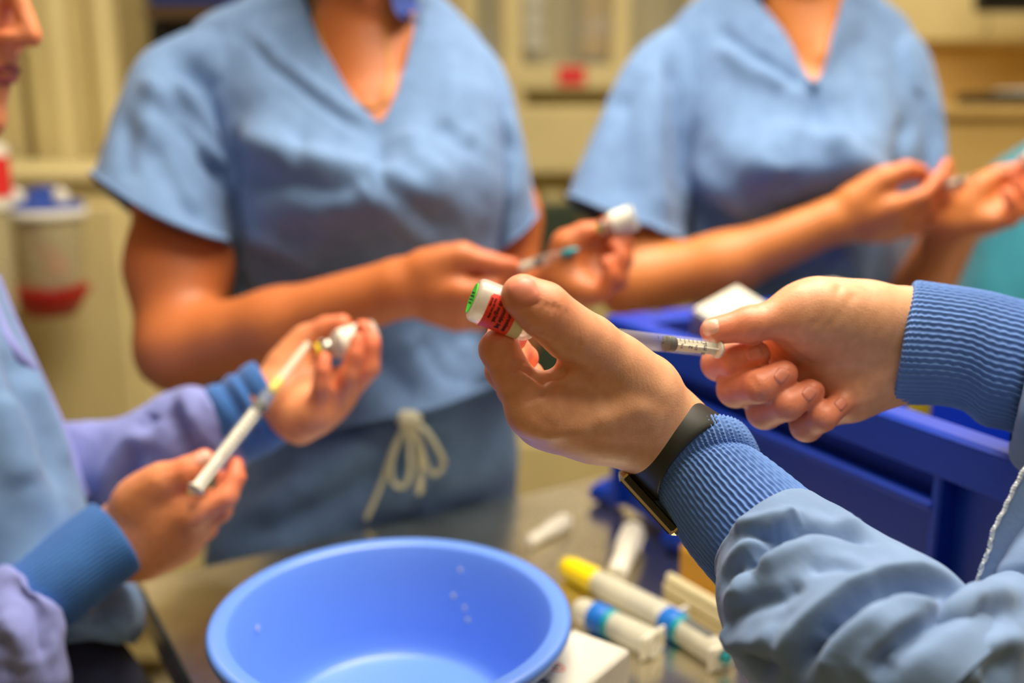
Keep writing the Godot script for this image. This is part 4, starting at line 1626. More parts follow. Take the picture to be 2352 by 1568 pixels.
	# left cuff: a rolled band, then the ribbed length
	var cl := [
		[1548, 1118, 1716, 1012, 0.578, 0.024, -26, -62],
		[1508, 1120, 1722, 1000, 0.577, 0.029, -36, -84],
		[1494, 1112, 1730, 1010, 0.574, 0.032, -38, -92],
		[1500, 1140, 1742, 1032, 0.571, 0.033, -36, -88],
		[1512, 1162, 1748, 1052, 0.569, 0.031, -34, -84],
		[1522, 1172, 1752, 1060, 0.568, 0.0295, -34, -82],
		[1534, 1190, 1772, 1072, 0.566, 0.031, -32, -80],
		[1580, 1262, 1826, 1112, 0.560, 0.033, -30, -76],
		[1640, 1335, 1892, 1165, 0.553, 0.036, -30, -72],
		[1700, 1400, 1950, 1220, 0.545, 0.037, -30, -70],
	]
	add_cuff("knit_cuff", cl, 74, 888, 14, 0.00052, M.knit, root, 0.35)
	# left gown sleeve, bunched
	var sv := []
	for q: Array in [
		[1668, 1322, 1868, 1160, 0.545, 0.034, -26, -62], [1648, 1330, 1874, 1146, 0.540, 0.042, -30, -70], [1652, 1348, 1896, 1156, 0.536, 0.046, -32, -72],
		[1650, 1392, 1990, 1212, 0.520, 0.050, -30, -66], [1664, 1452, 2080, 1262, 0.505, 0.054, -26, -60], [1690, 1520, 2160, 1298, 0.492, 0.058, -22, -50],
		[1756, 1600, 2216, 1346, 0.478, 0.060, -16, -44], [1880, 1700, 2262, 1400, 0.466, 0.060, -8, -34], [2000, 1790, 2330, 1460, 0.460, 0.058, 0, -24],
	]:
		sv.append(ring(q[0], q[1], q[2], q[3], q[4], q[5], q[6], q[7], 220))
	var sl_ := loft(sv, 16)
	crumple(sl_, 15, 0.05, 0.0014)
	folds(sl_, [
		[[[1690, 1215], [1740, 1200], [1800, 1190], [1830, 1178]], 0.0050, 0.0055], [[[1720, 1225], [1770, 1222], [1815, 1200], [1842, 1188]], 0.0034, -0.0087],
		[[[1665, 1330], [1730, 1290], [1790, 1240], [1850, 1215], [1930, 1215], [1990, 1240]], 0.0049, -0.0116], [[[1670, 1300], [1735, 1260], [1800, 1222], [1870, 1192], [1950, 1205], [2010, 1232]], 0.0055, 0.0050],
		[[[1668, 1392], [1700, 1360], [1740, 1320], [1780, 1290], [1850, 1265], [1920, 1262]], 0.0065, 0.0060],
		[[[1670, 1440], [1685, 1480], [1750, 1478], [1800, 1455]], 0.0060, 0.0055], [[[1672, 1400], [1720, 1385], [1790, 1370], [1850, 1330]], 0.0052, -0.0052],
		[[[1815, 1568], [1850, 1500], [1890, 1440], [1960, 1385], [2040, 1345], [2120, 1335], [2200, 1352]], 0.0048, -0.0130], [[[1780, 1540], [1830, 1460], [1880, 1410], [1950, 1355], [2030, 1322], [2110, 1312], [2190, 1330]], 0.0055, 0.0060],
		[[[1890, 1560], [1900, 1500], [1950, 1450], [2030, 1400], [2110, 1375]], 0.0070, 0.0050],
		[[[2000, 1568], [2040, 1500], [2100, 1450], [2170, 1400], [2210, 1365]], 0.0053, -0.0101], [[[1960, 1560], [2000, 1500], [2060, 1450], [2130, 1405]], 0.0055, 0.0035],
		[[[1860, 1310], [1930, 1290], [1990, 1300]], 0.0041, -0.0043], [[[1700, 1500], [1740, 1530], [1780, 1530]], 0.0049, -0.0058],
	])
	obj("gown_sleeve", sheet_mesh(sl_), M.gown, root, true)
	# upper sleeve from the crook of the arm to the shoulder
	var uv_ := []
	for q: Array in [[2080, 1480, 2180, 1760, 0.455, 0.035, 0, 0], [2212, 1352, 2230, 1800, 0.455, 0.050, 0, 0], [2262, 1338, 2380, 1800, 0.470, 0.060, 0, 0], [2326, 1300, 2560, 1660, 0.50, 0.060, 0, 0], [2420, 1180, 2720, 1460, 0.53, 0.060, 0, 0], [2490, 860, 2860, 1000, 0.56, 0.06, 0, 0], [2600, 500, 3010, 560, 0.60, 0.065, 0, 0], [2690, 0, 3070, 0, 0.66, 0.065, 0, 0]]:
		uv_.append(ring(q[0], q[1], q[2], q[3], q[4], q[5], q[6], q[7], 120))
	var us := loft(uv_, 14)
	crumple(us, 16, 0.06, 0.003)
	folds(us, [[[[2130, 1568], [2180, 1480], [2240, 1420], [2330, 1390]], 0.008, -0.008], [[[2100, 1540], [2160, 1450], [2230, 1390], [2340, 1355]], 0.007, 0.006], [[[2200, 1568], [2260, 1500], [2345, 1450]], 0.008, 0.006], [[[2260, 1568], [2300, 1530], [2350, 1510]], 0.008, -0.006]])
	obj("gown_sleeve", sheet_mesh(us), M.gown, root, true)
	# gown body with its overlocked edge
	var gb := []
	for q: Array in [[2800, -215, 3010, -215, 0.74, 0.065], [2760, -195, 3040, -195, 0.735, 0.075], [2600, -140, 3150, -140, 0.72, 0.11], [2480, -40, 3230, -40, 0.70, 0.125], [2470, 250, 3300, 250, 0.65, 0.11], [2480, 700, 3400, 700, 0.58, 0.09], [2440, 1000, 3450, 1000, 0.53, 0.08], [2410, 1080, 3450, 1080, 0.52, 0.07], [2350, 1190, 3450, 1190, 0.51, 0.07], [2306, 1270, 3450, 1270, 0.50, 0.07], [2276, 1345, 3450, 1345, 0.50, 0.07], [2260, 1600, 3500, 1600, 0.50, 0.07], [2380, 2300, 3600, 2300, 0.55, 0.08], [2450, 3300, 3600, 3300, 0.65, 0.09]]:
		gb.append(ring(q[0], q[1], q[2], q[3], q[4], q[5], 0, 0, 96))
	var gs := loft(gb, 8)
	crumple(gs, 17, 0.1, 0.002)
	obj("gown_body", sheet_mesh(gs), M.gown, root, true)
	var seam := []
	for q: Array in [[2356, 1072], [2330, 1120], [2306, 1172], [2282, 1218], [2272, 1262], [2256, 1300], [2242, 1344]]:
		seam.append(at(q[0], q[1], 0.488))
	var sp := smooth_path(seam, 24)
	for i in sp.size():
		sp[i] += Vector3(sin(i * 2.1), cos(i * 1.7), 0) * 0.0005
	obj("gown_edge", tube(sp, 0.0010, 0.0010, 8), M.thread, root, true)
	var flap := []
	for j in 2:
		var rr := PackedVector3Array()
		for i in seam.size():
			rr.append(seam[i] if j == 0 else seam[i] + Vector3(0.040, 0.0, -0.004))
		flap.append(rr)
	obj("gown_flap", sheet_mesh(Sheet.new(flap, false)), M.gown, root, true)
	# right cuff and sleeve
	add_cuff("knit_cuff", [
		[2088, 668, 2050, 904, 0.604, 0.030, 4, 0], [2096, 654, 2050, 920, 0.604, 0.034, 4, 0], [2106, 646, 2060, 926, 0.604, 0.036, 5, 0], [2130, 648, 2100, 928, 0.606, 0.036, 6, 0],
		[2180, 655, 2160, 930, 0.608, 0.034, 6, 0], [2240, 664, 2212, 942, 0.612, 0.035, 6, 0], [2290, 674, 2256, 975, 0.616, 0.036, 6, 0], [2345, 688, 2318, 990, 0.62, 0.037, 6, 0], [2430, 700, 2400, 1030, 0.625, 0.038, 6, 0],
	], 66, 792, 10, 0.00045, M.knit, root, 0.35)
	var rs := []
	for q: Array in [[2392, 690, 2316, 1020, 0.618, 0.038], [2440, 672, 2330, 1070, 0.62, 0.05], [2560, 680, 2450, 1120, 0.63, 0.055], [2720, 690, 2640, 1150, 0.65, 0.06]]:
		rs.append(ring(q[0], q[1], q[2], q[3], q[4], q[5], 4, 0, 80))
	var rsh := loft(rs, 10)
	crumple(rsh, 18, 0.05, 0.003)
	obj("gown_sleeve", sheet_mesh(rsh), M.gown, root, true)


func trim_body(parts: Array, keep: Callable) -> Array:
	var v: PackedVector3Array = parts[0]
	var idx: PackedInt32Array = parts[2]
	var ok := PackedByteArray()
	ok.resize(v.size())
	for i in v.size():
		ok[i] = 1 if keep.call(v[i]) else 0
	var out := PackedInt32Array()
	for t in range(0, idx.size(), 3):
		if ok[idx[t]] and ok[idx[t + 1]] and ok[idx[t + 2]]:
			out.append_array([idx[t], idx[t + 1], idx[t + 2]])
	return [v, parts[1], out, parts[3]]


func join_bodies(list: Array) -> Array:
	var v := PackedVector3Array()
	var n := PackedVector3Array()
	var idx := PackedInt32Array()
	var col := PackedColorArray()
	for q: Array in list:
		var used_ := {}
		var qi: PackedInt32Array = q[2]
		for i in qi:
			if not used_.has(i):
				used_[i] = v.size()
				v.append(q[0][i])
				n.append(q[1][i])
				col.append(q[3][i])
			idx.append(used_[i])
	return [v, n, idx, col]


func watch() -> void:
	var c := at(1490, 1150, 0.574)
	var along := (at(1556, 1222, 0.566) - at(1424, 1078, 0.572)).normalized()
	var out := (at(1420, 1210, 0.572) - at(1490, 1150, 0.572))
	out = (out - along * out.dot(along)).normalized()
	var t := thing("wristwatch", "black wristwatch with a square gold-edged case on the gowned person's left wrist", "watch", c, Basis(along, out, along.cross(out)))
	obj("case", box(Vector3(0.046, 0.0075, 0.036), Transform3D(), 0.0022), M.frame_gold, t)
	obj("side_band", box(Vector3(0.040, 0.0045, 0.0368), Transform3D(), 0.0008), M.screen, t)
	obj("screen", box(Vector3(0.040, 0.0012, 0.031), Transform3D(Basis(), Vector3(0, 0.0039, 0)), 0.0004), M.screen, t)
	obj("crown", tube([Vector3(0.0, 0, 0.018), Vector3(0.0, 0, 0.0205)], 0.0022, 0.0022, 12), M.chrome, t)
	var rings := []
	for q: Array in [[1440, 1072, 1588, 930, 0.566, 0.0225, -24, -32], [1434, 1074, 1592, 922, 0.566, 0.026, -28, -38], [1466, 1106, 1632, 940, 0.564, 0.0275, -28, -40], [1512, 1150, 1680, 975, 0.562, 0.028, -26, -40], [1516, 1146, 1676, 980, 0.562, 0.0245, -24, -34]]:
		rings.append(ring(q[0], q[1], q[2], q[3], q[4], q[5], q[6], q[7], 96))
	obj("band", sheet_mesh(loft(rings, 5)), M.band, t, true)


# Fine graduation lines printed on a barrel.
func scale_lines(s: Node3D, r: float, l: float) -> void:
	var st := new_st()
	for k in 14:
		for i in 4:
			var a := -0.2 + i * 0.22 - (0.3 if k % 5 == 0 else 0.0)
			add_box(st, Vector3(r * 0.25, 0.0006, 0.0003), Transform3D(Basis(Vector3.UP, a), Vector3(sin(a) * r * 1.02, -0.012 - k * l * 0.052, cos(a) * r * 1.02)), 0.0001)
	tag(obj("scale_ticks", done(st), M.ink_grey, s), "", "", "", "stuff")


# The red-labelled vial and the 3 mL syringe in the gowned person's hands.
func near_vial() -> void:
	var bottom := at(1085, 684, 0.508)
	var neck := at(1302, 768, 0.518)
	var y := (neck - bottom).normalized()
	var t := thing("drug_vial", "glass vial with red 10 mg/mL label and green sticker under the gowned person's thumb", "vial", bottom, upright(y, EYE - bottom))
	var r := 0.0117
	obj("glass", lathe(PackedVector2Array([Vector2(0.0005, 0.0010), Vector2(0.0075, 0.0002), Vector2(0.0098, 0.0004), Vector2(0.0110, 0.0014), Vector2(r, 0.0034), Vector2(r, 0.0295), Vector2(0.0112, 0.0325), Vector2(0.0090, 0.0355), Vector2(0.0068, 0.0372), Vector2(0.0064, 0.0395), Vector2(0.0064, 0.0420), Vector2(0.0005, 0.0422)]), 64), M.glass, t)
	obj("drug_liquid", lathe(PackedVector2Array([Vector2(0.0005, 0.0030), Vector2(0.0090, 0.0030), Vector2(0.0102, 0.0050), Vector2(0.0102, 0.0270), Vector2(0.0080, 0.0320), Vector2(0.0045, 0.0360), Vector2(0.0005, 0.0365)]), 48), M.liquid, t)
	obj("crimp", lathe(PackedVector2Array([Vector2(0.0060, 0.0412), Vector2(0.0078, 0.0414), Vector2(0.0080, 0.0420), Vector2(0.0080, 0.0478), Vector2(0.0075, 0.0484), Vector2(0.0005, 0.0484)]), 40), M.chrome, t)
	obj("sticker", lathe(PackedVector2Array([Vector2(0.0005, 0.0003), Vector2(0.0080, -0.0004), Vector2(0.0082, -0.0002), Vector2(0.0080, 0.0001), Vector2(0.0005, 0.0008)]), 40), M.green_label, t)
	var st := new_st()
	for k in 4:
		for i in 9:
			var u := (i - 4) * 0.0015
			var v := (k - 1.5) * 0.0018
			if u * u + v * v < 0.0000424 and (i * 7 + k * 3) % 5 != 0:
				add_box(st, Vector3(0.0010, 0.0002, 0.00055), Transform3D(Basis(Vector3.UP, 0.5 * sin(i * 3.0 + k)), Vector3(v, -0.0004, u)), 0.00005)
	tag(obj("print", done(st), M.ink, t), "", "", "", "stuff")
	# label: red paper, rounded corners, lower half of the vial's girth
	var a0 := -0.55
	var a1 := 2.3
	var y0 := 0.0068
	var y1 := 0.0224
	var rows := []
	for j in 13:
		var rr := PackedVector3Array()
		var v := j / 12.0
		for i in 33:
			var u := i / 32.0
			var edge := 1.0
			var dy := minf(v, 1.0 - v) * (y1 - y0)
			var inset := 0.0
			if dy < 0.0022:
				inset = 0.0022 - sqrt(maxf(0.0, 0.0022 * 0.0022 - pow(0.0022 - dy, 2.0)))
			var a := lerpf(a0 + inset / r, a1 - inset / r, u)
			rr.append(Vector3(sin(a) * (r + 0.00012), lerpf(y0, y1, v), cos(a) * (r + 0.00012)) * edge)
		rows.append(rr)
	var lab := obj("label", sheet_mesh(Sheet.new(rows, false)), M.red_label, t)
	for q: Array in [["Rocuronium", 0.0020, 0.0197], ["Bromide Inj", 0.0020, 0.0160], ["10 mg/mL", 0.0019, 0.0128], ["For IV use only", 0.0011, 0.0098], ["IV only", 0.0010, 0.0081]]:
		obj("lettering", lettering(q[0], q[1], r + 0.0002, -0.34, q[2] - q[1] * 0.5, 1.0, true), M.ink, lab)
	# paper behind the label and small grey print towards the neck
	var rows2 := []
	for j in 2:
		var rr := PackedVector3Array()
		for i in 25:
			var a := lerpf(-0.3, 1.9, i / 24.0)
			rr.append(Vector3(sin(a) * (r + 0.00006), lerpf(0.0224, 0.0285, j), cos(a) * (r + 0.00006)))
		rows2.append(rr)
	obj("neck_paper", sheet_mesh(Sheet.new(rows2, false)), M.cream, t)
	var tip := at(1302, 762, 0.534)
	var end := at(1632, 800, 0.578)
	var s := thing("syringe", "clear 3 mL syringe with dark stopper between the gowned person's two hands", "syringe", end, upright(end - tip, EYE - end))
	var l := 0.072
	syringe(s, 0.0054, l, 0.0265, M.rubber, M.barrel, 0.004)
	obj("hub", lathe(PackedVector2Array([Vector2(0.0005, -l - 0.004), Vector2(0.0032, -l - 0.004), Vector2(0.0028, -l - 0.014), Vector2(0.0012, -l - 0.019), Vector2(0.0005, -l - 0.019)]), 24), M.barrel, s)
	var full := end.distance_to(tip)
	obj("needle", tube([Vector3(0, -l - 0.018, 0), Vector3(0, -full * 0.5 - l * 0.5 - 0.009, 0), Vector3(0, -full - 0.004, 0)], 0.0004), M.chrome, s)
	for q: Array in [["3 mL", 0.0026, -0.0085], ["2½", 0.0016, -0.0145], ["2", 0.0026, -0.0185], ["1½", 0.0016, -0.0245]]:
		obj("scale_figure", lettering(q[0], q[1], 0.0055, 0.10, q[2] + q[1] * 0.5, -1.0), M.ink_grey, s)
	var ms := new_st()
	for k in 12:
		var yy := -0.0075 - k * 0.0030
		var wide := 0.0034 if k % 5 == 0 else 0.0020
		for i in 4:
			var a := -0.72 + i * wide / 0.0055 / 4.0
			add_box(ms, Vector3(wide / 4.0, 0.0004, 0.0002), Transform3D(Basis(Vector3.UP, a), Vector3(sin(a) * 0.00555, yy, cos(a) * 0.00555)), 0.00005)
	tag(obj("scale_ticks", done(ms), M.ink_grey, s), "", "", "", "stuff")


# A person facing the table in a short-sleeved scrub top: trunk rows, sleeves and folds are measured for each.
func scrub_person(root: Node3D, rows: Array, thick: float, sleeves: Array, fold_list: Array, noise_seed: int, dark_band: Array) -> void:
	var tr := []
	for i in rows.size():
		tr.append(trunk_ring(rows[i], thick * (0.45 if i == rows.size() - 1 else 1.0), 0.03 if i == rows.size() - 1 else 0.0, 128))
	var s := loft(tr, 12)
	crumple(s, noise_seed, 0.09, 0.0045)
	folds(s, fold_list, 1.5)
	var top := obj("scrub_top", sheet_mesh(s), M.scrub, root, true)
	obj("hem", hem(s, 0, 0.0022), M.scrub, top, true)
	obj("neckband", hem(s, s.nv - 1, 0.0026), M.scrub, top, true)
	for q: Array in sleeves:
		var rr := []
		for e: Array in q[0]:
			var rg := ring(e[0], e[1], e[2], e[3], e[4], e[5], e[6], e[7], 96)
			rr.append(sag(rg, e[8]) if e.size() > 8 else rg)
		var sl := loft(rr, 10)
		crumple(sl, noise_seed + 3, 0.09, 0.0025)
		folds(sl, q[1], 1.3)
		var o := obj("sleeve", sheet_mesh(sl), M.scrub, top, true)
		obj("sleeve_hem", hem(sl, sl.nv - 1, 0.0022), M.scrub, top, true)
	if dark_band.size():
		var path := []
		for e: Array in dark_band:
			path.append(at(e[0], e[1], e[2]))


func centre_woman() -> void:
	var root := thing("person", "woman in blue scrubs with a gold necklace, standing at the centre behind the table", "person", Vector3(-0.16, 0, -1.16))
	var f := Field.new()
	# trunk inside the clothes
	f.bone(at(850, 900, 1.20), at(850, 500, 1.19), 0.085, 0.085, 0.04, 0.0, Vector3(1, 0, 0), 0.75)
	f.bone(at(852, 360, 1.165), at(850, 480, 1.15), 0.075, 0.075, 0.04, 0.0, Vector3(1, 0, 0), 0.8)
	f.bone(at(500, 215, 1.225), at(1090, 215, 1.225), 0.032, 0.032, 0.03)
	f.bone(at(700, 160, 1.21), at(960, 165, 1.21), 0.046, 0.046, 0.04)
	f.bone(at(850, 250, 1.185), at(842, 130, 1.19), 0.072, 0.064, 0.04)
	f.bone(at(840, 170, 1.185), at(838, -80, 1.185), 0.056, 0.053, 0.03)
	f.bone(at(905, 120, 1.150), at(885, 245, 1.128), 0.010, 0.008, 0.02)                  # neck tendon
	f.bone(at(905, 235, 1.122), at(960, 205, 1.135), 0.010, 0.010, 0.02)                  # collar bone
	# her right arm and hand
	var elbow := at(412, 800, 1.075)
	f.bone(at(450, 240, 1.20), at(385, 430, 1.15), 0.030, 0.036, 0.03)
	f.bone(at(385, 430, 1.15), at(412, 610, 1.115), 0.036, 0.0535, 0.03)
	f.bone(at(412, 610, 1.115), elbow, 0.0535, 0.044, 0.03)
	f.bone(elbow, at(640, 752, 1.035), 0.043, 0.0385, 0.02)
	f.bone(at(640, 752, 1.035), at(915, 662, 0.99), 0.0385, 0.0295, 0.02)
	hand(f, at(925, 658, 0.988), joints([[985, 612, 0.975], [1062, 592, 0.968], [1122, 606, 0.966], [1176, 613, 0.968]]), [
		joints([[1062, 672, 0.962], [1130, 660, 0.966], [1165, 640, 0.975], [1188, 622, 0.982]]),
		joints([[1066, 700, 0.972], [1135, 692, 0.978], [1165, 668, 0.988], [1182, 645, 0.994]]),
		joints([[1062, 722, 0.984], [1125, 722, 0.992], [1150, 695, 1.000], [1165, 672, 1.004]]),
		joints([[1050, 735, 0.998], [1102, 742, 1.004], [1125, 720, 1.010], [1140, 700, 1.012]]),
	], 0.97, 0.028)
	# her left arm and hand
	var el2 := at(1178, 745, 1.19)
	f.bone(at(1100, 230, 1.21), at(1165, 500, 1.20), 0.034, 0.036, 0.03)
	f.bone(at(1165, 500, 1.20), el2, 0.036, 0.038, 0.03)
	f.bone(el2, at(1262, 668, 1.01), 0.038, 0.024, 0.02)
	hand(f, at(1276, 655, 0.99), joints([[1296, 620, 0.980], [1300, 562, 0.972], [1342, 536, 0.970], [1382, 528, 0.972]]), [
		joints([[1352, 590, 0.985], [1412, 560, 0.975], [1420, 525, 0.972], [1392, 512, 0.972]]),
		joints([[1368, 625, 0.982], [1432, 600, 0.966], [1436, 552, 0.964], [1412, 530, 0.966]]),
		joints([[1362, 655, 0.978], [1420, 645, 0.958], [1428, 592, 0.954], [1410, 560, 0.956]]),
		joints([[1342, 676, 0.972], [1388, 676, 0.952], [1402, 632, 0.946], [1392, 600, 0.946]]),
	], 0.95, 0.023)
	f.bone(at(1300, 655, 0.977), at(1335, 668, 0.962), 0.017, 0.014, 0.014)
	var fr := head(f, at(846, -40, 1.12) + Vector3(0, 0.105, -0.045), Vector3(0.05, -0.35, 1.0), 0.96)
	var parts := f.mesh([[Vector3(-0.50, 0.85, -1.38), Vector3(0.17, 1.64, -0.88), 0.0052]], lin(198, 116, 62), lin(212, 108, 68))
	obj("body", body_mesh(parts), M.skin, root, true)
	lips(fr, root, 0.96)
	cap(fr, root, 0.96)
	var chain := []
	for q: Array in [[716, -10], [738, 90], [764, 148], [804, 215], [842, 244], [866, 244], [888, 215], [894, 150], [884, 70], [886, 10]]:
		var p := f.hit(EYE, at(q[0], q[1], 1.0) - EYE, 0.9, 1.22)
		chain.append(p + (EYE - p).normalized() * 0.002)
	obj("necklace", tube(smooth_path(chain, 6), 0.0012, 0.0012, 8), M.gold, root, true)
	var mr := []
	for q: Array in [[890, -70, 1.09], [905, 10, 1.105], [925, 34, 1.115]]:
		var rr := PackedVector3Array()
		for i in 7:
			rr.append(at(q[0] + i * 8, q[1] - i * 3 + absf(i - 3) * 3, q[2] + i * 0.008 + (0.003 if i % 2 else 0.0)))
		mr.append(rr)
	obj("face_mask", sheet_mesh(loft(mr, 5, false)), M.mask, root, true)
	obj("mask_tie", tube(smooth_path([at(928, 30, 1.12), at(940, 44, 1.15), at(946, 20, 1.19)], 5), 0.004, 0.004, 6, 0.4), M.mask, root, true)
	var rows := [
		[[585, 985, 1.19], [680, 990, 1.115], [790, 975, 1.075], [900, 955, 1.06], [1010, 930, 1.065], [1100, 898, 1.10], [1160, 868, 1.18]],
		[[560, 800, 1.19], [650, 812, 1.125], [760, 808, 1.095], [860, 800, 1.088], [960, 788, 1.09], [1050, 772, 1.115], [1125, 750, 1.18]],
		[[536, 600, 1.17], [620, 610, 1.10], [730, 612, 1.072], [860, 608, 1.062], [980, 602, 1.066], [1080, 590, 1.095], [1150, 570, 1.16]],
		[[520, 425, 1.17], [610, 432, 1.065], [720, 440, 1.012], [860, 442, 1.012], [990, 436, 1.016], [1095, 425, 1.065], [1165, 410, 1.15]],
		[[488, 255, 1.175], [585, 275, 1.09], [710, 312, 1.058], [864, 330, 1.058], [985, 305, 1.065], [1080, 270, 1.09], [1145, 240, 1.165]],
		[[440, 70, 1.215], [560, 120, 1.135], [690, 190, 1.100], [866, 296, 1.075], [955, 200, 1.10], [1040, 125, 1.135], [1112, 98, 1.205]],
		[[600, -30, 1.225], [662, 30, 1.160], [735, 130, 1.120], [868, 286, 1.078], [940, 145, 1.115], [985, 40, 1.16], [1010, -10, 1.215]],
		[[676, -70, 1.225], [694, 0, 1.165], [748, 130, 1.122], [868, 282, 1.082], [936, 140, 1.118], [954, 50, 1.165], [960, -40, 1.215]],
	]
	var right_sleeve := [
		[[520, 60, 560, 420, 1.20, 0.075, 0, 0], [455, 62, 545, 470, 1.195, 0.078, -6, 10], [330, 118, 535, 505, 1.165, 0.078, -14, 20], [262, 250, 530, 535, 1.135, 0.078, -14, 24], [224, 372, 528, 545, 1.11, 0.080, -12, 0, 18], [208, 400, 527, 558, 1.105, 0.080, -10, -26, 36]],
		[
			[[[400, 130], [470, 190], [515, 290], [528, 380]], 0.016, -0.018], [[[400, 180], [460, 260], [510, 360], [530, 400]], 0.012, 0.010],
			[[[380, 230], [430, 300], [480, 370], [524, 430]], 0.012, -0.014], [[[330, 180], [390, 260], [450, 340], [520, 395]], 0.012, 0.011],
			[[[350, 330], [400, 420], [440, 480], [480, 520]], 0.012, -0.009], [[[330, 260], [360, 350], [400, 430], [440, 500]], 0.012, 0.007], [[[290, 260], [285, 340], [300, 420]], 0.012, -0.004],
		]]
	var left_sleeve := [
		[[1040, 80, 1090, 440, 1.20, 0.07, 0, 0], [1110, 96, 1110, 470, 1.20, 0.072, 2, 8], [1165, 180, 1120, 520, 1.195, 0.07, 6, 12], [1208, 340, 1125, 550, 1.19, 0.066, 6, 14], [1232, 486, 1132, 572, 1.185, 0.062, 2, 18]],
		[[[[1120, 130], [1140, 280], [1135, 420], [1138, 550]], 0.012, -0.010], [[[1160, 250], [1190, 360], [1180, 480]], 0.012, 0.006], [[[1100, 280], [1150, 330], [1190, 350]], 0.010, -0.004]]]
	scrub_person(root, rows, 0.20, [right_sleeve, left_sleeve], [
		[[[560, 60], [640, 130], [740, 210], [858, 292]], 0.007, 0.0035], [[[540, 70], [620, 150], [730, 240], [850, 312]], 0.006, -0.0028],
		[[[866, 286], [870, 330], [880, 400], [868, 440]], 0.010, -0.005],
		[[[560, 300], [640, 350], [720, 380], [800, 392], [900, 420], [980, 460]], 0.020, 0.011], [[[560, 420], [640, 410], [740, 425], [840, 430]], 0.018, -0.008],
		[[[700, 520], [780, 480], [850, 420]], 0.016, 0.007], [[[640, 560], [740, 520], [800, 500]], 0.016, -0.006], [[[860, 440], [930, 520], [1000, 570]], 0.016, 0.007], [[[880, 420], [960, 480], [1040, 520]], 0.014, -0.006],
		[[[1000, 280], [1060, 320], [1110, 360]], 0.014, -0.006], [[[930, 300], [960, 360], [1020, 420]], 0.016, 0.006],
		[[[560, 540], [660, 580], [760, 640]], 0.016, 0.006], [[[580, 600], [680, 630], [760, 680]], 0.014, -0.006], [[[690, 310], [670, 350], [650, 370]], 0.010, -0.005],
		[[[930, 760], [1000, 830], [1060, 890]], 0.014, 0.008], [[[960, 770], [1030, 850], [1080, 880]], 0.012, -0.008], [[[800, 760], [870, 850], [960, 920]], 0.018, -0.008], [[[1060, 780], [1090, 840], [1110, 880]], 0.014, 0.008],
		[[[538, 300], [536, 420], [540, 600], [548, 700]], 0.012, -0.008],
	], 51, [])
	# trousers with a tied cord
	var tp := []
	for q: Array in [[[600, 930, 1.20], [700, 950, 1.13], [800, 940, 1.10], [910, 925, 1.09], [1010, 905, 1.095], [1090, 880, 1.13], [1148, 850, 1.19]], [[560, 1080, 1.20], [670, 1090, 1.115], [790, 1085, 1.095], [915, 1075, 1.10], [1040, 1060, 1.12], [1130, 1040, 1.16], [1190, 1010, 1.23]], [[470, 1260, 1.19], [600, 1260, 1.11], [740, 1250, 1.105], [900, 1235, 1.13], [1060, 1210, 1.17], [1140, 1180, 1.20], [1180, 1140, 1.26]], [[470, 1500, 1.24], [600, 1500, 1.16], [740, 1500, 1.15], [900, 1480, 1.18], [1060, 1460, 1.21], [1130, 1430, 1.24], [1170, 1400, 1.30]]]:
		tp.append(trunk_ring(q, 0.17, 0.0, 112))
	var ts := loft(tp, 14)
	crumple(ts, 53, 0.10, 0.005, Vector3(1, 0.5, 1))
	folds(ts, [[[[560, 1190], [680, 1130], [800, 1060], [880, 1010]], 0.02, 0.010], [[[540, 1240], [680, 1190], [800, 1130], [880, 1060]], 0.018, -0.010], [[[1000, 980], [980, 1080], [990, 1180]], 0.016, -0.009], [[[660, 1050], [760, 1040], [860, 990]], 0.016, 0.006], [[[930, 1000], [950, 1100], [940, 1200]], 0.014, 0.006]])
	obj("scrub_trousers", sheet_mesh(ts), M.scrub, root, true)
	legs(root, at(850, 1490, 1.24), Vector3(1, 0, 0), M.scrub)
	var knot := at(940, 962, 1.064)
	for line: Array in [
		[[938, 960, 1.066], [915, 1010, 1.068], [898, 1070, 1.074], [905, 1110, 1.080], [930, 1114, 1.080], [942, 1080, 1.074], [940, 1020, 1.068], [942, 968, 1.066]],
		[[942, 960, 1.066], [975, 985, 1.068], [1005, 1030, 1.080], [1018, 1065, 1.088], [1000, 1088, 1.090], [980, 1070, 1.086], [965, 1020, 1.076], [948, 968, 1.066]],
		[[938, 965, 1.066], [908, 1020, 1.070], [880, 1100, 1.084], [842, 1190, 1.090]],
		[[944, 965, 1.066], [960, 1020, 1.074], [966, 1080, 1.084], [964, 1130, 1.092]]]:
		var pts := []
		for q: Array in line:
			pts.append(at(q[0], q[1], q[2]))
		obj("drawstring", tube(smooth_path(pts, 6), 0.0052, 0.0052, 10, 0.55), M.cord, root, true)
	obj("drawstring_knot", tube([knot - Vector3(0.008, 0, 0), knot + Vector3(0.008, 0.001, 0)], 0.0095, 0.0085, 12), M.cord, root, true)
	# what she holds
	held_pair([1182, 618, 0.968], [1320, 575, 0.955], 0.0056, M.aqua, "syringe with teal hub passing between the centre woman's hands", [1372, 530, 0.965], [1462, 496, 0.958], 0.0125, M.yellow_soft, "white-capped vial held up in the centre woman's left fingers")


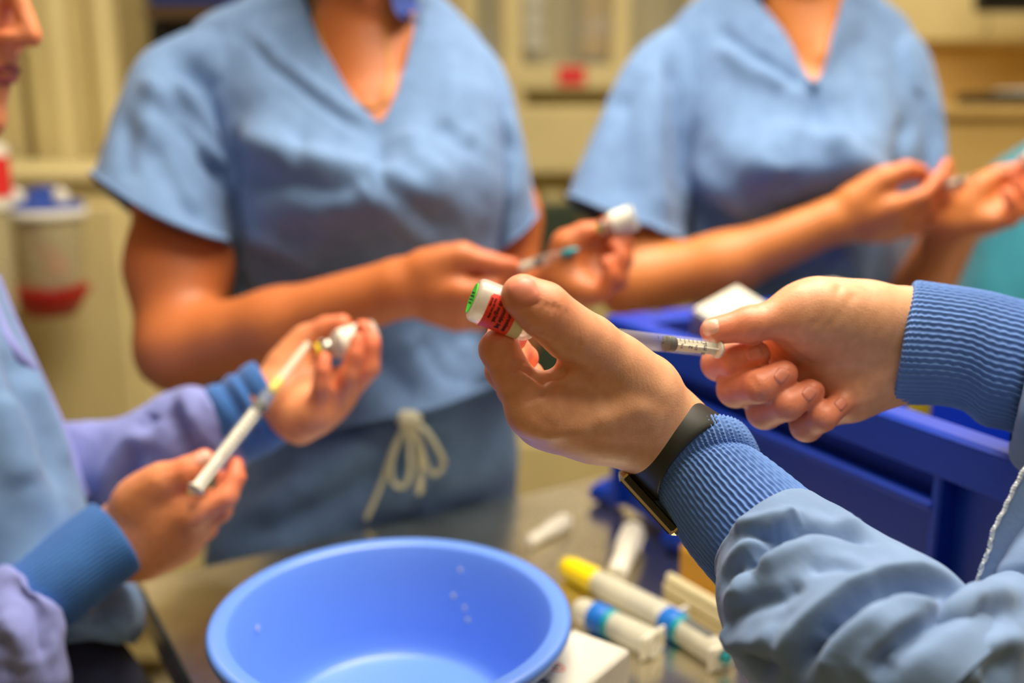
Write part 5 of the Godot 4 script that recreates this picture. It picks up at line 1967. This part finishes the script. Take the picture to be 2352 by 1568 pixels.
# A syringe and the vial that it is drawing from: flange end, tip end; vial neck and base.
func held_pair(a: Array, b: Array, r: float, hub: Material, label: String, n: Array, e: Array, vr: float, capm: Material, vlabel: String) -> void:
	var p := at(a[0], a[1], a[2])
	var q := at(b[0], b[1], b[2])
	var s := thing("syringe", label, "syringe", p, upright(p - q, EYE - p))
	var full := p.distance_to(q)
	var l := full - 0.014
	syringe(s, r, l, l * 0.45, M.rubber, M.barrel)
	obj("hub", lathe(PackedVector2Array([Vector2(0.0005, -l - 0.002), Vector2(0.0040, -l - 0.002), Vector2(0.0036, -l - 0.012), Vector2(0.0014, -l - 0.018), Vector2(0.0005, -l - 0.018)]), 24), hub, s)
	obj("needle", tube([Vector3(0, -l - 0.016, 0), Vector3(0, -l - 0.028, 0), Vector3(0, -l - 0.040, 0)], 0.0005), M.chrome, s)
	p = at(n[0], n[1], n[2])
	q = at(e[0], e[1], e[2])
	var v := thing("drug_vial", vlabel, "vial", q, upright(p - q, EYE - q))
	vial_body(v, vr, p.distance_to(q), capm)


func vial_body(v: Node3D, r: float, h: float, capm: Material) -> void:
	obj("glass", lathe(PackedVector2Array([Vector2(0.0005, 0.001), Vector2(r * 0.8, 0.0), Vector2(r * 0.95, 0.001), Vector2(r, 0.003), Vector2(r, h * 0.62), Vector2(r * 0.92, h * 0.68), Vector2(r * 0.6, h * 0.74), Vector2(r * 0.56, h * 0.80), Vector2(0.0005, h * 0.80)]), 40), M.glass, v)
	obj("crimp", lathe(PackedVector2Array([Vector2(r * 0.5, h * 0.78), Vector2(r * 0.70, h * 0.785), Vector2(r * 0.72, h * 0.80), Vector2(r * 0.72, h * 0.92), Vector2(r * 0.66, h * 0.935), Vector2(0.0005, h * 0.935)]), 40), M.chrome, v)
	obj("cap_ring", lathe(PackedVector2Array([Vector2(0.0005, h * 0.93), Vector2(r * 0.52, h * 0.93), Vector2(r * 0.52, h * 0.995), Vector2(r * 0.46, h), Vector2(0.0005, h)]), 32), capm, v)
	var rows := []
	for j in 2:
		var rr := PackedVector3Array()
		for i in 25:
			var a := lerpf(-1.5, 1.9, i / 24.0)
			rr.append(Vector3(sin(a) * (r + 0.0002), lerpf(h * 0.14, h * 0.60, j), cos(a) * (r + 0.0002)))
		rows.append(rr)
	obj("label", sheet_mesh(Sheet.new(rows, false)), M.white, v)


func right_woman() -> void:
	var root := thing("person", "woman in blue scrubs with a bare neck, standing right behind the blue tote", "person", Vector3(0.40, 0, -1.36))
	var f := Field.new()
	f.bone(at(1850, 850, 1.53), at(1860, 470, 1.37), 0.075, 0.080, 0.04, 0.0, Vector3(1, 0, 0), 0.75)
	f.bone(at(1866, 290, 1.33), at(1864, 400, 1.32), 0.072, 0.072, 0.04, 0.0, Vector3(1, 0, 0), 0.8)
	f.bone(at(1580, 190, 1.39), at(2070, 190, 1.39), 0.030, 0.030, 0.03)
	f.bone(at(1760, 120, 1.39), at(1950, 120, 1.39), 0.036, 0.036, 0.04)
	f.bone(at(1858, 180, 1.35), at(1852, 80, 1.355), 0.062, 0.056, 0.03)
	f.bone(at(1852, 110, 1.35), at(1850, -110, 1.35), 0.055, 0.052, 0.03)
	f.bone(at(1905, 40, 1.315), at(1890, 130, 1.292), 0.009, 0.008, 0.02)
	var elbow := at(1455, 648, 1.245)
	f.bone(at(1530, 220, 1.37), at(1446, 420, 1.318), 0.026, 0.035, 0.03)
	f.bone(at(1446, 420, 1.318), at(1458, 560, 1.282), 0.035, 0.045, 0.03)
	f.bone(at(1458, 560, 1.282), elbow, 0.045, 0.043, 0.03)
	f.bone(elbow, at(1660, 610, 1.22), 0.042, 0.038, 0.02)
	f.bone(at(1660, 610, 1.22), at(1900, 512, 1.19), 0.038, 0.0275, 0.02)
	hand(f, at(1915, 508, 1.188), joints([[1965, 455, 1.175], [2030, 412, 1.165], [2082, 392, 1.162], [2116, 396, 1.164]]), [
		joints([[2052, 474, 1.160], [2122, 448, 1.158], [2158, 410, 1.162], [2176, 374, 1.168]]),
		joints([[2062, 498, 1.170], [2132, 478, 1.172], [2160, 436, 1.180], [2166, 396, 1.188]]),
		joints([[2058, 520, 1.182], [2120, 508, 1.188], [2146, 470, 1.198], [2150, 425, 1.206]]),
		joints([[2042, 534, 1.196], [2096, 528, 1.204], [2122, 498, 1.212], [2132, 462, 1.218]]),
	], 0.97, 0.027)
	var el2 := at(2095, 700, 1.34)
	f.bone(at(2075, 190, 1.38), at(2125, 430, 1.37), 0.032, 0.034, 0.03)
	f.bone(at(2125, 430, 1.37), el2, 0.034, 0.038, 0.03)
	f.bone(el2, at(2190, 530, 1.20), 0.040, 0.029, 0.02)
	hand(f, at(2205, 505, 1.185), joints([[2225, 465, 1.175], [2252, 428, 1.168], [2290, 404, 1.166], [2322, 392, 1.166]]), [
		joints([[2302, 448, 1.172], [2352, 420, 1.162], [2366, 385, 1.160], [2352, 368, 1.160]]),
		joints([[2308, 472, 1.164], [2362, 455, 1.150], [2368, 410, 1.148], [2350, 386, 1.150]]),
		joints([[2300, 494, 1.158], [2348, 484, 1.140], [2352, 440, 1.136], [2334, 414, 1.138]]),
		joints([[2282, 508, 1.152], [2322, 505, 1.134], [2326, 466, 1.128], [2308, 440, 1.130]]),
	], 0.97, 0.027)
	var fr := head(f, at(1850, -75, 1.285) + Vector3(0, 0.105, -0.045), Vector3(0.25, -0.35, 1.0), 0.95)
	var parts := f.mesh([[Vector3(0.10, 0.86, -1.56), Vector3(0.66, 1.68, -1.04), 0.0056]], lin(212, 132, 68), lin(216, 112, 76))
	obj("body", body_mesh(parts), M.skin, root, true)
	lips(fr, root, 0.95)
	cap(fr, root, 0.95)
	var rows := [
		[[1620, 830, 1.50], [1690, 845, 1.43], [1775, 850, 1.40], [1865, 850, 1.39], [1955, 845, 1.40], [2035, 835, 1.43], [2095, 820, 1.50]],
		[[1584, 650, 1.39], [1662, 662, 1.31], [1762, 668, 1.275], [1862, 668, 1.265], [1960, 662, 1.275], [2045, 652, 1.32], [2100, 640, 1.38]],
		[[1570, 500, 1.36], [1650, 507, 1.28], [1750, 512, 1.24], [1866, 512, 1.23], [1978, 507, 1.24], [2062, 500, 1.28], [2115, 490, 1.35]],
		[[1560, 360, 1.36], [1640, 370, 1.245], [1750, 380, 1.172], [1868, 382, 1.172], [1982, 376, 1.178], [2065, 365, 1.245], [2122, 350, 1.345]],
		[[1548, 215, 1.36], [1640, 238, 1.275], [1750, 256, 1.235], [1870, 264, 1.225], [1978, 250, 1.24], [2055, 228, 1.28], [2122, 205, 1.355]],
		[[1530, 75, 1.385], [1625, 95, 1.32], [1742, 130, 1.27], [1871, 194, 1.235], [1950, 125, 1.275], [2028, 88, 1.32], [2098, 74, 1.385]],
		[[1640, -40, 1.39], [1700, 0, 1.33], [1782, 75, 1.275], [1872, 188, 1.238], [1919, 87, 1.262], [1956, 6, 1.308], [1985, -44, 1.38]],
		[[1690, -90, 1.385], [1722, -20, 1.33], [1790, 72, 1.278], [1872, 185, 1.242], [1915, 84, 1.262], [1938, -6, 1.305], [1940, -70, 1.37]],
	]
	var right_sleeve := [
		[[1590, 80, 1610, 470, 1.37, 0.07, 0, 0], [1535, 62, 1598, 500, 1.365, 0.078, -4, 10], [1440, 140, 1586, 525, 1.335, 0.078, -10, 16], [1368, 290, 1578, 545, 1.305, 0.078, -10, 20], [1312, 425, 1574, 550, 1.28, 0.076, -8, -6, 8], [1300, 452, 1572, 556, 1.275, 0.076, -8, -28, 17]],
		[[[[1470, 150], [1440, 260], [1435, 380], [1440, 470]], 0.020, -0.008], [[[1500, 150], [1490, 280], [1500, 420], [1520, 520]], 0.022, 0.010], [[[1530, 120], [1560, 220], [1575, 330], [1578, 450]], 0.014, -0.014], [[[1390, 240], [1420, 230], [1450, 240]], 0.010, -0.006]]]
	var left_sleeve := [
		[[2030, 70, 2060, 400, 1.37, 0.07, 0, 0], [2100, 76, 2080, 430, 1.37, 0.072, 2, 8], [2142, 140, 2085, 460, 1.37, 0.07, 4, 12], [2166, 260, 2090, 480, 1.365, 0.066, 4, 14], [2182, 390, 2096, 500, 1.36, 0.062, 2, 16]],
		[[[[2110, 200], [2125, 300], [2110, 420]], 0.014, -0.008], [[[2150, 220], [2160, 320], [2150, 420]], 0.012, 0.006]]]
	scrub_person(root, rows, 0.19, [right_sleeve, left_sleeve], [
		[[[1640, 60], [1720, 120], [1800, 170], [1862, 206]], 0.009, -0.006], [[[1650, 110], [1730, 160], [1810, 205]], 0.014, 0.007],
		[[[1600, 380], [1680, 440], [1760, 520], [1830, 600]], 0.022, 0.012], [[[1590, 460], [1660, 520], [1740, 580], [1800, 640]], 0.020, -0.010],
		[[[1800, 300], [1880, 320], [1960, 340]], 0.016, 0.007], [[[1866, 200], [1868, 260], [1872, 300]], 0.009, -0.006], [[[1780, 330], [1810, 400], [1800, 460]], 0.018, -0.006], [[[1900, 320], [1980, 380], [2040, 440]], 0.018, 0.008], [[[2090, 260], [2070, 360], [2080, 460]], 0.016, -0.008],
		[[[1920, 560], [1960, 620], [1990, 680]], 0.016, 0.008], [[[1580, 300], [1574, 420], [1582, 560]], 0.012, -0.008],
	], 61, [])
	var tp := []
	for q: Array in [[[1625, 800, 1.51], [1695, 812, 1.46], [1775, 812, 1.43], [1865, 812, 1.42], [1950, 808, 1.43], [2025, 803, 1.46], [2085, 796, 1.51]], [[1610, 1150, 1.56], [1690, 1160, 1.50], [1770, 1160, 1.48], [1865, 1160, 1.47], [1960, 1155, 1.48], [2040, 1150, 1.51], [2100, 1140, 1.57]]]:
		tp.append(trunk_ring(q, 0.17, 0.0, 96))
	var ts := loft(tp, 12)
	obj("scrub_trousers", sheet_mesh(ts), M.scrub, root, true)
	legs(root, at(1860, 1140, 1.58), Vector3(1, 0, 0), M.scrub)
	held_pair([2172, 424, 1.172], [2262, 405, 1.160], 0.0058, M.black, "small syringe between the hands of the right-hand scrub-clad woman", [2352, 384, 1.150], [2400, 350, 1.14], 0.0125, M.aqua, "aqua-capped vial in the raised fingers of the woman behind the tote")


func left_nurse() -> void:
	var root := thing("person", "nurse in a violet jacket over blue scrubs, seen side-on at the left edge", "person", Vector3(-0.52, 0, -0.92))
	var f := Field.new()
	# near hand on the plunger
	f.bone(at(110, 1362, 0.788), at(275, 1236, 0.80), 0.027, 0.0265, 0.02)
	hand(f, at(285, 1230, 0.80), joints([[318, 1142, 0.786], [372, 1106, 0.780], [430, 1082, 0.780], [470, 1056, 0.785]]), [
		joints([[440, 1178, 0.780], [518, 1142, 0.786], [540, 1096, 0.794], [540, 1066, 0.800]]),
		joints([[432, 1212, 0.794], [505, 1172, 0.806], [522, 1124, 0.816], [515, 1095, 0.820]]),
		joints([[412, 1242, 0.808], [474, 1212, 0.826], [492, 1166, 0.834], [486, 1138, 0.834]]),
		joints([[384, 1264, 0.822], [436, 1246, 0.840], [456, 1206, 0.846], [452, 1180, 0.844]]),
	], 0.94, 0.028)
	f.bone(at(330, 1265, 0.80), at(405, 1240, 0.80), 0.022, 0.017, 0.02)
	# far hand, palm turned up
	f.bone(at(470, 990, 0.912), at(615, 922, 0.887), 0.018, 0.0240, 0.02)
	hand(f, at(622, 920, 0.88), joints([[662, 836, 0.895], [706, 782, 0.898], [750, 756, 0.892], [786, 744, 0.885]]), [
		joints([[782, 876, 0.890], [845, 822, 0.894], [852, 776, 0.896], [828, 752, 0.898]]),
		joints([[786, 908, 0.876], [846, 846, 0.868], [852, 790, 0.866], [834, 750, 0.868]]),
		joints([[766, 936, 0.862], [802, 862, 0.846], [816, 816, 0.844], [822, 780, 0.846]]),
		joints([[728, 952, 0.852], [738, 888, 0.836], [742, 850, 0.834], [744, 822, 0.836]]),
	], 0.93, 0.027)
	f.bone(at(690, 968, 0.862), at(720, 960, 0.852), 0.020, 0.014, 0.016)
	# trunk, arms, neck, head
	f.bone(at(-230, 740, 0.92), at(-110, 1320, 0.92), 0.075, 0.075, 0.05)
	f.bone(at(-260, 640, 0.84), at(-260, 640, 1.02), 0.045, 0.045, 0.05)
	f.bone(at(-305, 720, 0.83), at(-215, 1510, 0.775), 0.034, 0.030, 0.03)
	f.bone(at(-215, 1510, 0.775), at(110, 1362, 0.788), 0.030, 0.027, 0.03)
	f.bone(at(-260, 680, 1.02), at(-20, 1125, 0.965), 0.040, 0.034, 0.03)
	f.bone(at(-20, 1125, 0.965), at(250, 1060, 0.940), 0.026, 0.023, 0.03)
	f.bone(at(250, 1065, 0.945), at(470, 990, 0.912), 0.018, 0.018, 0.03)
	var F := Vector3(0.95, -0.20, 0.16).normalized()
	var tip := at(110, 98, 0.85)
	var U := Vector3.UP
	var o := tip - F * 0.1265 + U * 0.030
	f.bone(at(-200, 560, 0.92), o + Vector3(-0.03, -0.06, 0), 0.058, 0.054, 0.05)
	var fr := head(f, o, F, 1.0)
	var parts := f.mesh([[Vector3(-0.75, 0.84, -1.12), Vector3(-0.10, 1.56, -0.66), 0.0042]], lin(224, 150, 102), lin(230, 116, 82))
	obj("body", body_mesh(parts), M.skin, root, true)
	lips(fr, root)
	cap(fr, root)
	nail(f, 464, 1048, 14, -8, 0.012, 0.010, root, M.nail)
	# scrub trunk, seen from the side
	var tr := []
	for q: Array in [[-300, 488, -120, 488, 0.92, 0.065], [-340, 505, -100, 505, 0.92, 0.10], [-420, 540, -60, 540, 0.92, 0.13], [-480, 660, -8, 660, 0.92, 0.17], [-500, 800, 52, 800, 0.91, 0.17], [-460, 960, 122, 960, 0.91, 0.17], [-420, 1130, 188, 1130, 0.91, 0.17], [-380, 1250, 228, 1260, 0.91, 0.17], [-340, 1360, 316, 1350, 0.91, 0.17], [-330, 1470, 330, 1430, 0.90, 0.17], [-330, 1500, 300, 1476, 0.90, 0.16]]:
		tr.append(ring(q[0], q[1], q[2], q[3], q[4], q[5], 0, 0, 112))
	var ts := loft(tr, 12)
	crumple(ts, 71, 0.09, 0.006, Vector3(1, 0.5, 1))
	folds(ts, [[[[20, 800], [60, 900], [110, 1010], [150, 1130]], 0.018, -0.010], [[[70, 840], [110, 960], [160, 1080]], 0.014, 0.006], [[[10, 900], [30, 1000], [60, 1120]], 0.016, 0.008], [[[215, 1330], [240, 1400], [220, 1460]], 0.014, -0.010]])
	obj("scrub_top", sheet_mesh(ts), M.scrub, root, true)
	# open jacket: the far front edge along the chest, and the near panel at the frame edge
	var fe := []
	for q: Array in [[-10, 640, 0.945], [30, 740, 0.935], [64, 810, 0.93], [132, 960, 0.93], [172, 1060, 0.93], [202, 1140, 0.93]]:
		fe.append(q)
	var jr := []
	for k in 3:
		var rr := PackedVector3Array()
		for q: Array in fe:
			rr.append(at(q[0] - 14 + k * 10, q[1] + (k % 2) * 4, q[2] - 0.02 + k * 0.03))
		jr.append(rr)
	var js := loft(jr, 4, false)
	obj("jacket_front", sheet_mesh(js), M.jacket, root, true)
	var roll := []
	for q: Array in fe:
		roll.append(at(q[0] - 8, q[1], q[2] - 0.03))
	obj("jacket_edge", tube(smooth_path(roll, 6), 0.0075, 0.006, 12), M.jacket, root, true)
	var collar := []
	for q: Array in [[-30, 690, 0.845], [0, 760, 0.835], [36, 812, 0.835], [72, 850, 0.85]]:
		collar.append(at(q[0], q[1], q[2]))
	obj("collar_edge", tube(smooth_path(collar, 6), 0.009, 0.006, 12), M.jacket, root, true)
	var near := []
	for q: Array in [[-330, 500, -150, 500, 0.92, 0.09], [-420, 540, -120, 545, 0.89, 0.12], [-520, 640, -60, 640, 0.87, 0.14], [-520, 900, -30, 880, 0.87, 0.14], [-480, 1080, 4, 1080, 0.865, 0.145], [-440, 1240, 40, 1240, 0.865, 0.145], [-420, 1340, 44, 1340, 0.865, 0.145]]:
		near.append(ring(q[0], q[1], q[2], q[3], q[4], q[5], 0, 0, 80))
	var ns := loft(near, 8)
	crumple(ns, 72, 0.08, 0.005)
	obj("jacket_panel", sheet_mesh(ns), M.jacket, root, true)
	# far sleeve and cuff
	var fs := []
	for q: Array in [[-60, 1000, 20, 1260, 0.96, 0.06, 0, 0], [140, 972, 210, 1190, 0.95, 0.055, 0, 0], [250, 964, 330, 1150, 0.935, 0.05, 0, 0], [335, 928, 430, 1110, 0.92, 0.046, 0, 0], [408, 893, 510, 1078, 0.91, 0.043, 0, 0], [452, 890, 566, 1068, 0.905, 0.040, 4, 0], [478, 906, 560, 1050, 0.90, 0.034, 4, 0]]:
		fs.append(ring(q[0], q[1], q[2], q[3], q[4], q[5], q[6], q[7], 96))
	var fsl := loft(fs, 12)
	crumple(fsl, 73, 0.06, 0.004)
	folds(fsl, [[[[230, 1130], [260, 1060], [300, 1010], [340, 985]], 0.010, 0.009], [[[270, 1140], [310, 1080], [320, 1020]], 0.011, -0.012], [[[330, 1110], [340, 1040], [330, 980]], 0.009, 0.008], [[[420, 900], [440, 960], [500, 1020], [540, 1060]], 0.010, 0.007], [[[390, 930], [420, 990], [470, 1050]], 0.011, -0.010], [[[300, 985], [330, 970], [350, 950]], 0.008, -0.008]])
	obj("jacket_sleeve", sheet_mesh(fsl), M.jacket, root, true)
	var fc := []
	for q: Array in [[450, 920, 545, 1062, 0.90, 0.034], [470, 890, 580, 1058, 0.898, 0.038], [492, 882, 596, 1052, 0.896, 0.036], [505, 880, 604, 1046, 0.894, 0.034], [522, 862, 622, 1040, 0.892, 0.0375], [540, 858, 634, 1032, 0.89, 0.0345], [556, 842, 648, 1022, 0.888, 0.036], [580, 830, 664, 1010, 0.886, 0.034], [588, 838, 664, 1000, 0.885, 0.030]]:
		fc.append(ring(q[0], q[1], q[2], q[3], q[4], q[5], 8, 0, 240))
	var fcs := loft(fc, 6)
	obj("knit_cuff", sheet_mesh(fcs), M.knit_dark, root, true)
	# near cuff and sleeve
	add_cuff("knit_cuff", [[230, 1168, 300, 1296, 0.798, 0.029, 26, 8], [216, 1158, 312, 1308, 0.796, 0.034, 30, 8], [208, 1160, 306, 1318, 0.795, 0.036, 28, 8], [150, 1200, 262, 1352, 0.792, 0.037, 22, 6], [80, 1252, 210, 1398, 0.788, 0.039, 16, 4], [10, 1300, 152, 1446, 0.785, 0.041, 12, 4], [-60, 1360, 90, 1500, 0.78, 0.041, 12, 4]], 60, 360, 8, 0.0003, M.knit_dark, root)
	var nsl := []
	for q: Array in [[22, 1306, 134, 1424, 0.784, 0.038, 14, 4], [8, 1288, 148, 1420, 0.783, 0.045, 16, 6], [-20, 1300, 152, 1460, 0.78, 0.050, 14, 6], [-110, 1370, 146, 1600, 0.775, 0.056, 10, 4], [-170, 1370, -20, 1740, 0.77, 0.06, 0, 0], [-170, 1330, -330, 1710, 0.775, 0.062, 0, 0], [-160, 1180, -440, 1290, 0.785, 0.062, 0, 0], [-160, 920, -450, 950, 0.80, 0.062, 0, 0], [-170, 700, -440, 700, 0.82, 0.062, 0, 0], [-215, 590, -400, 590, 0.85, 0.05, 0, 0], [-270, 545, -340, 545, 0.87, 0.02, 0, 0]]:
		nsl.append(ring(q[0], q[1], q[2], q[3], q[4], q[5], q[6], q[7], 96))
	var nss := loft(nsl, 12)
	crumple(nss, 74, 0.05, 0.004)
	folds(nss, [[[[20, 1330], [60, 1370], [90, 1430], [100, 1520]], 0.008, -0.008], [[[60, 1330], [100, 1390], [120, 1460]], 0.008, 0.006], [[[10, 1400], [30, 1470], [40, 1550]], 0.010, 0.007], [[[0, 1460], [20, 1520], [20, 1568]], 0.009, -0.008]])
	obj("jacket_sleeve", sheet_mesh(nss), M.jacket, root, true)
	# trousers
	var tp := []
	for q: Array in [[-300, 1430, 250, 1440, 0.92, 0.15], [-280, 1600, 335, 1560, 0.93, 0.15], [-260, 1800, 360, 1780, 0.95, 0.15]]:
		tp.append(ring(q[0], q[1], q[2], q[3], q[4], q[5], 0, 0, 80))
	obj("scrub_trousers", sheet_mesh(loft(tp, 8)), M.navy, root, true)
	legs(root, at(40, 1760, 0.97), Vector3(0, 0, 1), M.navy)
	# what she holds: a syringe drawing from a vial
	var p := at(486, 1076, 0.778)
	var q := at(622, 900, 0.832)
	var s := thing("syringe", "long clear syringe with yellow hub held by the nurse at the left", "syringe", p, upright(p - q, EYE - p))
	var l := p.distance_to(q)
	syringe(s, 0.0068, l, l * 0.76, M.rubber, M.barrel)
	scale_lines(s, 0.0068, l)
	obj("hub", lathe(PackedVector2Array([Vector2(0.0005, -l), Vector2(0.0045, -l - 0.001), Vector2(0.0040, -l - 0.014), Vector2(0.0024, -l - 0.018), Vector2(0.0005, -l - 0.018)]), 24), M.yellow_soft, s)
	var tipv := at(716, 782, 0.868)
	var nl := tipv.distance_to(q) - 0.006
	obj("needle_sheath", lathe(PackedVector2Array([Vector2(0.0005, -l - 0.012), Vector2(0.0040, -l - 0.012), Vector2(0.0034, -l - nl), Vector2(0.0028, -l - nl - 0.004), Vector2(0.0005, -l - nl - 0.005)]), 24), M.sleeve_clear, s)
	var a := at(728, 808, 0.868)
	var b := at(866, 768, 0.884)
	var v := thing("drug_vial", "vial with silver crimp and yellow ring in the nurse's upturned fingers", "vial", b, upright(a - b, EYE - b))
	vial_body(v, 0.0140, a.distance_to(b), M.yellow)


# ---------------------------------------------------------------- the scene
func _ready() -> void:
	var cam := Camera3D.new()
	cam.name = "camera"
	cam.position = EYE
	cam.basis = tilt
	cam.near = 0.02
	cam.far = 30.0
	var lens := CameraAttributesPhysical.new()
	lens.frustum_focal_length = 35.0
	lens.frustum_focus_distance = 0.535
	lens.exposure_aperture = 2.8
	cam.attributes = lens
	cam.fov = rad_to_deg(2.0 * atan(784.0 / LENS))
	add_child(cam)
	cam.current = true
	var we := WorldEnvironment.new()
	we.name = "environment"
	var env := Environment.new()
	env.background_mode = Environment.BG_COLOR
	env.background_color = Color(0.02, 0.02, 0.02)
	env.tonemap_mode = Environment.TONE_MAPPER_LINEAR
	env.tonemap_exposure = 0.94
	env.sdfgi_enabled = true
	env.ssao_enabled = true
	env.ssil_enabled = true
	we.environment = env
	add_child(we)
	materials()
	light_panel(0.30, -1.12, 1.2, 0.6, 5.6, "bright ceiling light panel straight above the steel table")
	light_panel(0.45, -0.36, 1.2, 0.6, 2.7, "ceiling light panel over the near edge of the steel table")
	light_panel(-1.3, -2.75, 0.6, 1.2, 1.15, "ceiling light panel near the tall beige cabinet")
	light_panel(1.3, -2.75, 0.6, 1.2, 1.7, "ceiling light panel near the tan counter")
	light_panel(0.0, 1.4, 1.2, 0.6, 0.3, "ceiling light panel behind the camera, over the bare floor")
	room()
	background()
	table()
	bowl()
	tote()
	white_box()
	table_items()
	drape()
	centre_woman()
	right_woman()
	left_nurse()
	gowned_person()
	near_vial()
